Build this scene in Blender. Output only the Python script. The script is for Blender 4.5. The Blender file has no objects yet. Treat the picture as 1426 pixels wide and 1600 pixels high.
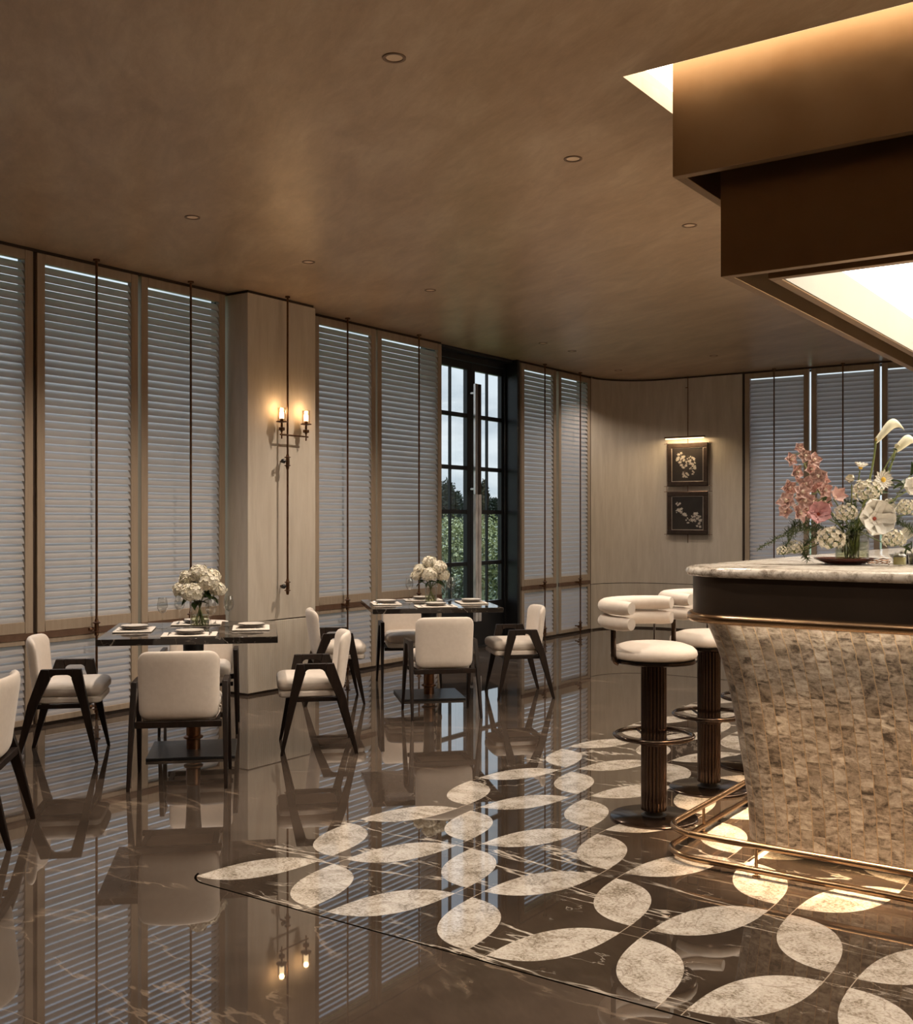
import bpy, bmesh, random
from math import *
from mathutils import Vector, Matrix

C = bpy.context.scene.collection
SC = bpy.context.scene

# ------------------------------------------------------------------ camera
CAM_YAW = 0.609541                       # 34.92 degrees from the long window wall
cam_data = bpy.data.cameras.new('camera')
cam_data.sensor_fit = 'HORIZONTAL'
cam_data.sensor_width = 36.0
cam_data.lens = 36.0 * 1700.0 / 1426.0
cam_data.shift_y = 14.0 / 1426.0
cam_data.clip_start = 0.05
cam_data.clip_end = 600
cam = bpy.data.objects.new('camera', cam_data)
cam.location = (0, 0, 1.4)
cam.rotation_euler = (pi / 2, 0, CAM_YAW)
C.objects.link(cam)
SC.camera = cam

# ------------------------------------------------------------------ exposure
SC.view_settings.view_transform = 'Standard'
SC.view_settings.look = 'None'
SC.view_settings.exposure = 0.72
SC.view_settings.gamma = 1.0
SC.cycles.use_denoising = True
SC.cycles.max_bounces = 10
SC.cycles.diffuse_bounces = 5
SC.cycles.glossy_bounces = 5
SC.cycles.transmission_bounces = 6
SC.cycles.transparent_max_bounces = 12
SC.cycles.sample_clamp_indirect = 6.0
SC.cycles.caustics_reflective = False
SC.cycles.caustics_refractive = False

# ------------------------------------------------------------------ node helper
class NT:
    """small wrapper: every method returns a socket"""
    def __init__(self, tree):
        self.t = tree
    def n(self, typ, **kw):
        nd = self.t.nodes.new(typ)
        for k, v in kw.items():
            setattr(nd, k, v)
        return nd
    def put(self, sock, v):
        if isinstance(v, bpy.types.NodeSocket):
            self.t.links.new(v, sock)
        elif v is not None:
            if sock.type == 'RGBA' and not isinstance(v, (int, float)) and len(v) == 3:
                v = (*v, 1)
            sock.default_value = v
    def m(self, op, a, b=None, c=None, clamp=False):
        nd = self.n('ShaderNodeMath', operation=op, use_clamp=clamp)
        self.put(nd.inputs[0], a); self.put(nd.inputs[1], b)
        if c is not None: self.put(nd.inputs[2], c)
        return nd.outputs[0]
    def co(self, kind='Object'):
        return self.n('ShaderNodeTexCoord').outputs[kind]
    def sep(self, v):
        nd = self.n('ShaderNodeSeparateXYZ'); self.put(nd.inputs[0], v)
        return nd.outputs[0], nd.outputs[1], nd.outputs[2]
    def comb(self, x, y, z):
        nd = self.n('ShaderNodeCombineXYZ')
        for s, v in zip(nd.inputs, (x, y, z)): self.put(s, v)
        return nd.outputs[0]
    def mapv(self, v, scale=(1, 1, 1), loc=(0, 0, 0), rot=(0, 0, 0)):
        nd = self.n('ShaderNodeMapping'); self.put(nd.inputs[0], v)
        nd.inputs['Location'].default_value = loc
        nd.inputs['Rotation'].default_value = rot
        nd.inputs['Scale'].default_value = scale
        return nd.outputs[0]
    def noise(self, v, scale=5, detail=4, rough=0.5, dist=0.0):
        nd = self.n('ShaderNodeTexNoise'); self.put(nd.inputs['Vector'], v)
        nd.inputs['Scale'].default_value = scale; nd.inputs['Detail'].default_value = detail
        nd.inputs['Roughness'].default_value = rough; nd.inputs['Distortion'].default_value = dist
        return nd.outputs['Fac']
    def ramp(self, f, stops, interp='LINEAR'):
        nd = self.n('ShaderNodeValToRGB'); self.put(nd.inputs[0], f)
        cr = nd.color_ramp; cr.interpolation = interp
        while len(cr.elements) < len(stops): cr.elements.new(0.5)
        for e, (p, col) in zip(cr.elements, stops):
            e.position = p
            e.color = (col, col, col, 1) if isinstance(col, (int, float)) else (*col, 1)
        return nd.outputs[0]
    def mix(self, f, a, b, blend='MIX'):
        nd = self.n('ShaderNodeMix', data_type='RGBA', blend_type=blend)
        self.put(nd.inputs[0], f); self.put(nd.inputs[6], a); self.put(nd.inputs[7], b)
        return nd.outputs[2]
    def bump(self, h, strength=0.3, dist=0.01):
        nd = self.n('ShaderNodeBump'); self.put(nd.inputs['Height'], h)
        nd.inputs['Strength'].default_value = strength
        nd.inputs['Distance'].default_value = dist
        return nd.outputs[0]

MATS = {}
def mat(name, col=(0.5, 0.5, 0.5), rough=0.5, metal=0.0, build=None, **kw):
    m = bpy.data.materials.new(name); m.use_nodes = True
    b = m.node_tree.nodes['Principled BSDF']
    t = NT(m.node_tree)
    b.inputs['Base Color'].default_value = (*col, 1)
    b.inputs['Roughness'].default_value = rough
    b.inputs['Metallic'].default_value = metal
    for k, v in kw.items():
        b.inputs[k.replace('_', ' ')].default_value = v
    if build:
        for k, v in build(t).items():
            t.put(b.inputs[k], v)
    MATS[name] = m
    return m

def tone(c1, c2, scale=8, vscale=(1, 1, 1), detail=5, lo=0.35, hi=0.65, bumpy=0.0, rough=None):
    """mottled colour between c1 and c2"""
    def f(t):
        n = t.noise(t.mapv(t.co(), vscale), scale, detail, 0.6)
        r = {'Base Color': t.ramp(n, [(lo, c1), (hi, c2)])}
        if bumpy: r['Normal'] = t.bump(n, bumpy, 0.01)
        if rough: r['Roughness'] = t.ramp(n, [(lo, rough[0]), (hi, rough[1])])
        return r
    return f

# ------------------------------------------------------------------ world: overcast late sky
W = bpy.data.worlds.new('world'); SC.world = W; W.use_nodes = True
SKY_STRENGTH = 0.84
t = NT(W.node_tree)
dirv = t.co('Generated')
dx, dy, dz = t.sep(dirv)
grad = t.ramp(dz, [(0.0, (0.62, 0.68, 0.72)), (0.05, (0.80, 0.84, 0.86)), (0.22, (0.66, 0.74, 0.82)), (0.6, (0.42, 0.54, 0.75)), (1.0, (0.30, 0.42, 0.68))])
cl = t.noise(t.mapv(dirv, (1, 1, 3.2)), 5.0, 7, 0.55, 0.3)
cmask = t.ramp(cl, [(0.46, 0.0), (0.60, 1.0)])
sky = t.mix(cmask, grad, (0.50, 0.56, 0.62))
cmask2 = t.ramp(t.noise(t.mapv(dirv, (1, 1, 4), (3, 1, 2)), 7.0, 6, 0.5), [(0.55, 0.0), (0.7, 0.7)])
sky = t.mix(cmask2, sky, (0.92, 0.93, 0.93))
bg = W.node_tree.nodes['Background']
t.put(bg.inputs[0], sky); bg.inputs[1].default_value = SKY_STRENGTH

# ------------------------------------------------------------------ veiled daylight, high behind the window wall
sun_d = bpy.data.lights.new('daylight', 'SUN')
sun_d.energy = 5.6; sun_d.angle = radians(28); sun_d.color = (0.80, 0.88, 1.0)
sun_o = bpy.data.objects.new('daylight', sun_d)
sun_o.rotation_euler = Vector((1.0, -0.55, -2.7)).to_track_quat('-Z', 'Y').to_euler()
sun_o.location = (-12, 14, 9); C.objects.link(sun_o)

# ------------------------------------------------------------------ materials
def plaster_ceiling(t):
    v = t.mapv(t.co(), (1, 1, 1), rot=(0, 0, 0.61))
    n1 = t.noise(t.mapv(v, (0.8, 2.2, 1)), 1.6, 8, 0.62, 0.6)
    n2 = t.noise(t.mapv(v, (2.0, 6.0, 1)), 3.0, 8, 0.7, 0.4)
    f = t.m('ADD', t.m('MULTIPLY', n1, 0.6), t.m('MULTIPLY', n2, 0.4))
    return {'Base Color': t.ramp(f, [(0.36, (0.41, 0.275, 0.165)), (0.50, (0.52, 0.365, 0.235)), (0.64, (0.63, 0.475, 0.325))]),
            'Roughness': t.ramp(n2, [(0.3, 0.28), (0.7, 0.40)]),
            'Normal': t.bump(n2, 0.06, 0.004)}
M_CEIL = mat('ceiling_plaster', build=plaster_ceiling)

def travertine(ribbed=False, axis=1):
    def f(t):
        v = t.co()
        n = t.noise(t.mapv(v, (9, 9, 1.2)), 1.6, 8, 0.65, 0.3)
        s = t.noise(t.mapv(v, (30, 30, 3)), 3, 6, 0.6)
        col = t.ramp(n, [(0.3, (0.51, 0.435, 0.35)), (0.5, (0.57, 0.495, 0.405)), (0.72, (0.63, 0.555, 0.465))])
        h = t.m('ADD', n, t.m('MULTIPLY', s, 0.5))
        if ribbed:
            x, y, z = t.sep(v)
            w = t.m('ABSOLUTE', t.m('SINE', t.m('MULTIPLY', (x, y)[axis] if False else t.m('ADD', x, y), pi / 0.022)))
            h = t.m('ADD', t.m('MULTIPLY', w, 0.9), t.m('MULTIPLY', n, 0.2))
        return {'Base Color': col, 'Normal': t.bump(h, 0.35 if ribbed else 0.06, 0.006 if ribbed else 0.002)}
    return f
M_WALL = mat('travertine_wall', rough=0.62, build=travertine())
M_WALLRIB = mat('ribbed_travertine', rough=0.6, build=travertine(True))

def vein(t, v, scale, width, detail=6, dist=1.2):
    n = t.noise(v, scale, detail, 0.55, dist)
    d = t.m('ABSOLUTE', t.m('SUBTRACT', n, 0.5))
    return t.ramp(d, [(0.0, 1.0), (width, 0.0)])

def floor_nodes(t):
    v = t.co()
    X, Y, Z = t.sep(v)
    # panel grid of the leaf inlay
    gu = t.m('DIVIDE', t.m('ADD', X, 3.163 + 0.171), 0.342)
    gv = t.m('DIVIDE', t.m('ADD', Y, -3.14 + 0.25), 0.5)
    iu, iv = t.m('FLOOR', gu), t.m('FLOOR', gv)
    fu = t.m('SUBTRACT', gu, iu); fv = t.m('SUBTRACT', gv, iv)
    ru = t.m('ADD', t.m('MULTIPLY', t.m('SUBTRACT', fu, 0.5), 0.342 / 0.264), 0.5)
    rv = t.m('ADD', t.m('MULTIPLY', t.m('SUBTRACT', fv, 0.5), 0.5 / 0.42), 0.5)
    odd = t.m('MODULO', t.m('ADD', t.m('ADD', iu, iv), 100), 2.0)
    ur = t.m('SUBTRACT', 1.0, ru)
    u = t.m('ADD', t.m('MULTIPLY', ru, t.m('SUBTRACT', 1.0, odd)), t.m('MULTIPLY', ur, odd))
    ab = lambda s: t.m('ABSOLUTE', s)
    pw = lambda s: t.m('POWER', ab(s), 2.35)
    c1 = t.m('LESS_THAN', t.m('ADD', pw(t.m('SUBTRACT', 1.0, u)), pw(rv)), 1.0)
    c2 = t.m('LESS_THAN', t.m('ADD', pw(u), pw(t.m('SUBTRACT', 1.0, rv))), 1.0)
    inner = t.m('MULTIPLY', t.m('GREATER_THAN', X, -3.325), t.m('GREATER_THAN', Y, 2.885))
    # rounded front corner of the inlaid field
    cx = t.m('MAXIMUM', t.m('SUBTRACT', -3.325 + 0.12, X), 0.0)
    cy = t.m('MAXIMUM', t.m('SUBTRACT', 2.885 + 0.12, Y), 0.0)
    rr = t.m('SQRT', t.m('ADD', t.m('MULTIPLY', cx, cx), t.m('MULTIPLY', cy, cy)))
    inner = t.m('MULTIPLY', inner, t.m('LESS_THAN', rr, 0.12))
    rows = t.m('MULTIPLY', inner, t.m('LESS_THAN', Y, 8.39))
    leaf = t.m('MULTIPLY', t.m('MULTIPLY', c1, c2), rows)
    lu = t.m('MULTIPLY', t.m('MINIMUM', ab(ru), ab(t.m('SUBTRACT', ru, 1.0))), 0.264)
    lv = t.m('MULTIPLY', t.m('MINIMUM', ab(rv), ab(t.m('SUBTRACT', rv, 1.0))), 0.42)
    line = t.m('MULTIPLY', t.m('MAXIMUM', t.m('MULTIPLY', t.m('MULTIPLY', t.m('LESS_THAN', lu, 0.0017), t.m('GREATER_THAN', ab(t.m('SUBTRACT', fv, 0.5)), 0.35)), 0.85), t.m('MULTIPLY', t.m('MULTIPLY', t.m('LESS_THAN', lv, 0.0014), t.m('GREATER_THAN', ab(t.m('SUBTRACT', fu, 0.5)), 0.35)), 0.6)), rows)
    line = t.m('MULTIPLY', line, t.m('LESS_THAN', ab(t.m('SUBTRACT', u, rv)), 0.45))
    # outline of the field
    sx = t.m('SUBTRACT', -3.325 + 0.12, X); sy = t.m('SUBTRACT', 2.885 + 0.12, Y)
    sd = t.m('SUBTRACT', t.m('ADD', rr, t.m('MINIMUM', t.m('MAXIMUM', sx, sy), 0.0)), 0.12)
    edge = t.m('MULTIPLY', t.m('LESS_THAN', ab(sd), 0.005), t.m('LESS_THAN', Y, 2.96))
    # stones
    v1 = t.mapv(v, (0.28, 1.15, 1), (1.7, 0.4, 0), rot=(0, 0, 0.10))
    big = vein(t, v1, 1.5, 0.0075, 6, 0.5)
    brk = t.ramp(t.noise(v, 1.7, 3), [(0.44, 0.0), (0.52, 1.0)])
    fine = vein(t, t.mapv(v, (0.6, 1.7, 1), (5, 3, 0), (0, 0, 0.25)), 3.0, 0.007, 8, 0.6)
    brk2 = t.ramp(t.noise(v, 4.0, 3), [(0.48, 0.0), (0.62, 0.6)])
    veins = t.m('MAXIMUM', t.m('MULTIPLY', big, brk), t.m('MULTIPLY', fine, t.m('MULTIPLY', brk2, t.m('ADD', 0.35, t.m('MULTIPLY', inner, 0.65)))))
    cloud = t.noise(v, 3.0, 8, 0.65, 0.4)
    dark_in = t.ramp(cloud, [(0.3, (0.030, 0.021, 0.015)), (0.7, (0.062, 0.044, 0.032))])
    dark_out = t.ramp(cloud, [(0.3, (0.045, 0.032, 0.024)), (0.7, (0.080, 0.058, 0.044))])
    veincol = t.mix(inner, (0.17, 0.125, 0.09), (0.56, 0.49, 0.41))
    base = t.mix(inner, dark_out, dark_in)
    base = t.mix(veins, base, veincol)
    base = t.mix(line, base, (0.42, 0.34, 0.26))
    sp = t.noise(v, 90, 5, 0.75)
    mot = t.noise(v, 9, 7, 0.65, 0.6)
    st = t.ramp(t.m('ADD', t.m('MULTIPLY', sp, 0.55), t.m('MULTIPLY', mot, 0.45)), [(0.40, (0.17, 0.135, 0.10)), (0.46, (0.36, 0.31, 0.25)), (0.51, (0.50, 0.445, 0.385)), (0.60, (0.62, 0.56, 0.49))])
    lveins = vein(t, t.mapv(v, (1, 1, 1), (2, 7, 0)), 3.5, 0.014, 8, 0.9)
    st = t.mix(t.m('MULTIPLY', lveins, 0.6), st, (0.20, 0.15, 0.11))
    base = t.mix(leaf, base, st)
    base = t.mix(edge, base, (0.004, 0.003, 0.002))
    rough = t.m('ADD', 0.018, t.m('MULTIPLY', leaf, 0.05))
    rough = t.m('MAXIMUM', rough, edge)
    return {'Base Color': base, 'Roughness': rough, 'Specular IOR Level': t.m('MULTIPLY', t.m('SUBTRACT', 1.0, edge), 0.5)}
M_FLOOR = mat('polished_marble_floor', build=floor_nodes, IOR=1.85)

M_SHUT = mat('taupe_painted_wood', rough=0.5, build=tone((0.36, 0.275, 0.20), (0.41, 0.32, 0.235), 3, (14, 14, 1), bumpy=0.05))
M_SLAT = mat('pale_shutter_slats', rough=0.45, build=tone((0.50, 0.46, 0.44), (0.56, 0.515, 0.49), 5, (2, 2, 9)))
t = NT(M_SLAT.node_tree)              # translucency added to make the blades glow with daylight
tl = t.n('ShaderNodeBsdfTranslucent'); tl.inputs[0].default_value = (0.88, 0.84, 0.83, 1)
mx = t.n('ShaderNodeMixShader'); mx.inputs[0].default_value = 0.46
t.t.links.new(t.t.nodes['Principled BSDF'].outputs[0], mx.inputs[1]); t.t.links.new(tl.outputs[0], mx.inputs[2])
t.t.links.new(mx.outputs[0], t.t.nodes['Material Output'].inputs[0])
M_STRAP = mat('brown_leather_band', rough=0.45, build=tone((0.115, 0.06, 0.035), (0.16, 0.09, 0.055), 12))
M_ROD = mat('aged_bronze_rod', rough=0.32, metal=0.9, build=tone((0.12, 0.06, 0.032), (0.19, 0.10, 0.055), 20))
M_BLACK = mat('black_painted_steel', rough=0.35, build=tone((0.010, 0.010, 0.011), (0.018, 0.017, 0.017), 6))
M_DARKTRIM = mat('dark_shadow_trim', rough=0.5, build=tone((0.030, 0.016, 0.009), (0.045, 0.025, 0.014), 6))
M_STEEL = mat('bright_door_metal', rough=0.25, metal=1.0, build=tone((0.45, 0.40, 0.37), (0.55, 0.50, 0.46), 9))
M_MARBW = mat('white_marble_grip', rough=0.25, build=tone((0.50, 0.46, 0.44), (0.80, 0.77, 0.75), 6, (3, 3, 1)))
M_CREAM = mat('cream_upholstery', rough=0.62, build=tone((0.69, 0.595, 0.51), (0.73, 0.635, 0.55), 40, bumpy=0.04), Sheen_Weight=0.25)
M_WOOD = mat('near_black_oak', rough=0.42, build=tone((0.010, 0.006, 0.004), (0.022, 0.012, 0.008), 5, (8, 8, 1)), Specular_IOR_Level=0.25)
def blackmarble(t):
    v = t.co()
    a = vein(t, v, 2.2, 0.010, 7, 1.0)
    b = vein(t, t.mapv(v, (1, 1, 1), (4, 4, 1)), 5.5, 0.010, 7, 0.7)
    k = t.m('MAXIMUM', t.m('MULTIPLY', a, 0.5), t.m('MULTIPLY', b, 0.2))
    return {'Base Color': t.mix(k, (0.020, 0.016, 0.014), (0.55, 0.47, 0.40))}
M_TABLE = mat('black_veined_marble', rough=0.05, build=blackmarble)
M_COPPER = mat('copper_collar', rough=0.28, metal=1.0, build=tone((0.20, 0.10, 0.055), (0.26, 0.13, 0.07), 15))
M_BRONZE = mat('dark_bronze_sheet', rough=0.36, metal=0.75, build=tone((0.27, 0.165, 0.085), (0.31, 0.195, 0.105), 3, bumpy=0.0, rough=(0.33, 0.42)))
M_APRON = mat('satin_bronze_apron', rough=0.40, metal=0.6, build=tone((0.050, 0.034, 0.024), (0.060, 0.042, 0.030), 4))
M_BRASS = mat('brushed_brass_tube', rough=0.24, metal=1.0, build=tone((0.40, 0.26, 0.15), (0.48, 0.32, 0.19), 12))
M_STOOLM = mat('polished_smoked_bronze', rough=0.16, metal=0.95, build=tone((0.075, 0.052, 0.040), (0.10, 0.070, 0.055), 12))
M_SEATEDGE = M_STOOLM
def granite(t):
    v = t.co()
    n = t.noise(v, 38, 8, 0.75); m2 = t.noise(t.mapv(v, (1, 1, 1)), 5, 7, 0.6, 0.8)
    f = t.m('ADD', t.m('MULTIPLY', n, 0.5), t.m('MULTIPLY', m2, 0.5))
    return {'Base Color': t.ramp(f, [(0.38, (0.10, 0.08, 0.06)), (0.44, (0.40, 0.34, 0.28)), (0.51, (0.72, 0.66, 0.58)), (0.66, (0.84, 0.79, 0.71))])}
M_GRAN = mat('speckled_granite', rough=0.13, build=granite)
def tiles(t):
    uv = t.co('UV')
    U, V, _ = t.sep(uv)
    cu = t.m('DIVIDE', U, 0.050); ci = t.m('FLOOR', cu); cf = t.m('SUBTRACT', cu, ci)
    wn = t.n('ShaderNodeTexWhiteNoise', noise_dimensions='1D'); t.put(wn.inputs['W'], ci)
    off = wn.outputs['Value']
    wob = t.m('MULTIPLY', t.noise(t.comb(ci, t.m('MULTIPLY', V, 9), 0), 1.0, 1, 0.5), 0.9)
    rv_ = t.m('ADD', t.m('DIVIDE', V, 0.074), t.m('ADD', t.m('MULTIPLY', off, 5.0), wob))
    ri = t.m('FLOOR', rv_); rf = t.m('SUBTRACT', rv_, ri)
    w2 = t.n('ShaderNodeTexWhiteNoise', noise_dimensions='2D'); t.put(w2.inputs['Vector'], t.comb(ci, ri, 0))
    cell = w2.outputs['Value']
    v3 = t.comb(t.m('ADD', U, t.m('MULTIPLY', cell, 11.0)), V, t.m('MULTIPLY', cell, 5.0))
    n1 = t.noise(t.mapv(v3, (6, 14, 6), rot=(0, 0, 0.5)), 1.8, 8, 0.65, 1.0)
    n2 = t.noise(v3, 70, 6, 0.7)
    col = t.ramp(t.m('ADD', t.m('MULTIPLY', n1, 0.7), t.m('MULTIPLY', n2, 0.3)), [(0.39, (0.050, 0.036, 0.025)), (0.45, (0.16, 0.125, 0.092)), (0.52, (0.29, 0.24, 0.19)), (0.63, (0.44, 0.385, 0.32))])
    tint = t.ramp(cell, [(0.0, (0.62, 0.58, 0.54)), (0.15, (0.85, 0.82, 0.78)), (0.6, (1.0, 1.0, 1.0)), (0.85, (1.15, 1.15, 1.15)), (1.0, (1.3, 1.32, 1.32))])
    col = t.mix(1.0, col, tint, 'MULTIPLY')
    jc = t.m('LESS_THAN', t.m('MINIMUM', cf, t.m('SUBTRACT', 1.0, cf)), 0.035)
    jr = t.m('LESS_THAN', t.m('MINIMUM', rf, t.m('SUBTRACT', 1.0, rf)), 0.012)
    col = t.mix(t.m('MULTIPLY', jr, 0.45), col, (0.12, 0.085, 0.055))
    col = t.mix(jc, col, (0.40, 0.28, 0.17))
    h = t.m('ADD', t.m('MULTIPLY', cell, 0.6), t.m('ADD', t.m('MULTIPLY', n1, 0.7), t.m('MULTIPLY', n2, 0.25)))
    h = t.m('SUBTRACT', h, t.m('MULTIPLY', t.m('MAXIMUM', jc, t.m('MULTIPLY', jr, 0.5)), 0.5))
    return {'Base Color': col, 'Roughness': t.ramp(cell, [(0, 0.3), (1, 0.5)]), 'Metallic': t.m('MULTIPLY', jc, 0.6), 'Normal': t.bump(h, 0.55, 0.006)}
M_TILE = mat('split_stone_mosaic', rough=0.4, build=tiles)
M_MATT = mat('ivory_linen_board', rough=0.7, build=tone((0.70, 0.62, 0.53), (0.76, 0.68, 0.60), 60))
M_PLATE = mat('grey_glazed_ceramic', rough=0.3, build=tone((0.17, 0.145, 0.13), (0.22, 0.19, 0.17), 8))
M_PLATEW = mat('ivory_glazed_ceramic', rough=0.3, build=tone((0.58, 0.53, 0.47), (0.64, 0.58, 0.52), 8))
M_CUTL = mat('brushed_cutlery_steel', rough=0.25, metal=1.0, build=tone((0.42, 0.36, 0.30), (0.5, 0.44, 0.38), 8))
M_SEAM = mat('anodised_mullion', rough=0.4, metal=0.3, build=tone((0.05, 0.04, 0.035), (0.07, 0.055, 0.045), 8))

def glass_mat(name, tint=(1, 1, 1), gloss=0.10, rough=0.0):
    """thin clear glass that lets lamp light through"""
    m = bpy.data.materials.new(name); m.use_nodes = True
    t = NT(m.node_tree); t.t.nodes.remove(t.t.nodes['Principled BSDF'])
    tr = t.n('ShaderNodeBsdfTransparent'); t.put(tr.inputs[0], tint)
    gl = t.n('ShaderNodeBsdfGlossy'); gl.inputs['Roughness'].default_value = rough
    lw = t.n('ShaderNodeLayerWeight')
    n = t.noise(t.co(), 3, 2)
    sch = t.m('ADD', 0.04, t.m('MULTIPLY', t.m('POWER', lw.outputs['Facing'], 3.5), 0.8))
    fac = t.m('ADD', sch, t.m('MULTIPLY', n, gloss), clamp=True)
    mx = t.n('ShaderNodeMixShader'); t.put(mx.inputs[0], fac)
    t.t.links.new(tr.outputs[0], mx.inputs[1]); t.t.links.new(gl.outputs[0], mx.inputs[2])
    t.t.links.new(mx.outputs[0], t.t.nodes['Material Output'].inputs[0])
    MATS[name] = m
    return m
M_PANE = glass_mat('window_glass', (0.93, 0.96, 0.97), 0.02)
M_GLASS = glass_mat('clear_table_glass', (0.95, 0.95, 0.94), 0.10)
M_WATER = glass_mat('green_tinted_water', (0.86, 0.90, 0.74), 0.05)
M_SHADEG = glass_mat('lamp_shade_glass', (0.98, 0.93, 0.86), 0.12)

def emis(name, col, s):
    m = bpy.data.materials.new(name); m.use_nodes = True
    t = NT(m.node_tree); b = t.t.nodes['Principled BSDF']
    n = t.noise(t.co(), 0.6, 2)
    c = t.ramp(n, [(0.3, tuple(x * 0.97 for x in col)), (0.7, col)])
    b.inputs['Base Color'].default_value = (*[min(0.8, x) for x in col], 1)
    t.put(b.inputs['Emission Color'], c)
    b.inputs['Emission Strength'].default_value = s
    MATS[name] = m
    return m
E_PANEL = emis('lit_stretched_ceiling', (1.0, 0.90, 0.76), 2.8)
E_COVE = emis('lit_cove_lining', (1.0, 0.84, 0.62), 3.6)
E_STRIP = emis('warm_led_strip', (1.0, 0.66, 0.34), 3.0)
E_FIL = emis('glowing_filament', (1.0, 0.78, 0.50), 3.0)
E_PICT = emis('picture_lamp_tube', (1.0, 0.78, 0.50), 1.6)
E_DOWN = emis('downlight_lens', (0.9, 0.6, 0.4), 0.03)

M_PETALW = mat('ivory_petals', rough=0.55, build=tone((0.80, 0.74, 0.60), (0.88, 0.83, 0.72), 30), Subsurface_Weight=0.0)
M_BUD = mat('greenish_cream_core', rough=0.7, build=tone((0.42, 0.42, 0.20), (0.58, 0.55, 0.34), 30))
M_PETALP = mat('pure_white_petals', rough=0.5, build=tone((0.82, 0.79, 0.72), (0.90, 0.87, 0.80), 20))
M_PINK = mat('dusty_pink_petals', rough=0.5, build=tone((0.70, 0.44, 0.40), (0.88, 0.68, 0.62), 45))
M_PINK2 = mat('rose_pink_petals', rough=0.5, build=tone((0.66, 0.32, 0.34), (0.80, 0.48, 0.48), 20))
M_LIP = mat('pale_orchid_lip', rough=0.5, build=tone((0.80, 0.66, 0.55), (0.88, 0.76, 0.62), 30))
M_YEL = mat('yellow_flower_disc', rough=0.7, build=tone((0.70, 0.42, 0.04), (0.85, 0.55, 0.08), 80))
M_RED = mat('crimson_flower_throat', rough=0.6, build=tone((0.35, 0.05, 0.03), (0.5, 0.12, 0.07), 40))
M_LEAF = mat('deep_green_leaf', rough=0.45, build=tone((0.020, 0.040, 0.010), (0.055, 0.090, 0.025), 12))
M_FERN = mat('soft_fern_green', rough=0.6, build=tone((0.045, 0.070, 0.020), (0.10, 0.13, 0.045), 12))
M_STEM = mat('light_green_stem', rough=0.5, build=tone((0.12, 0.16, 0.04), (0.22, 0.25, 0.08), 10))
M_CALLA = mat('cream_calla_spathe', rough=0.45, build=tone((0.68, 0.64, 0.44), (0.80, 0.76, 0.58), 9))
M_LACQ = mat('dark_red_lacquer', rough=0.18, build=tone((0.050, 0.012, 0.008), (0.085, 0.022, 0.014), 6))
M_BLKLAC = mat('black_glazed_bowl', rough=0.25, build=tone((0.012, 0.010, 0.010), (0.022, 0.018, 0.016), 6))
M_PRINT = mat('dark_print_ground', rough=0.35, build=tone((0.020, 0.015, 0.012), (0.034, 0.026, 0.020), 4))
M_PFRAME = mat('bronze_picture_frame', rough=0.35, metal=0.5, build=tone((0.045, 0.028, 0.020), (0.07, 0.045, 0.032), 14))
M_PFILLET = mat('pale_frame_fillet', rough=0.4, metal=0.4, build=tone((0.45, 0.38, 0.31), (0.52, 0.45, 0.38), 14))
M_PBLOOM = mat('faded_printed_blossom', rough=0.5, build=tone((0.42, 0.36, 0.30), (0.62, 0.56, 0.48), 60))
M_PSTEM = mat('printed_twig', rough=0.5, build=tone((0.16, 0.11, 0.075), (0.24, 0.17, 0.12), 40))

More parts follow.
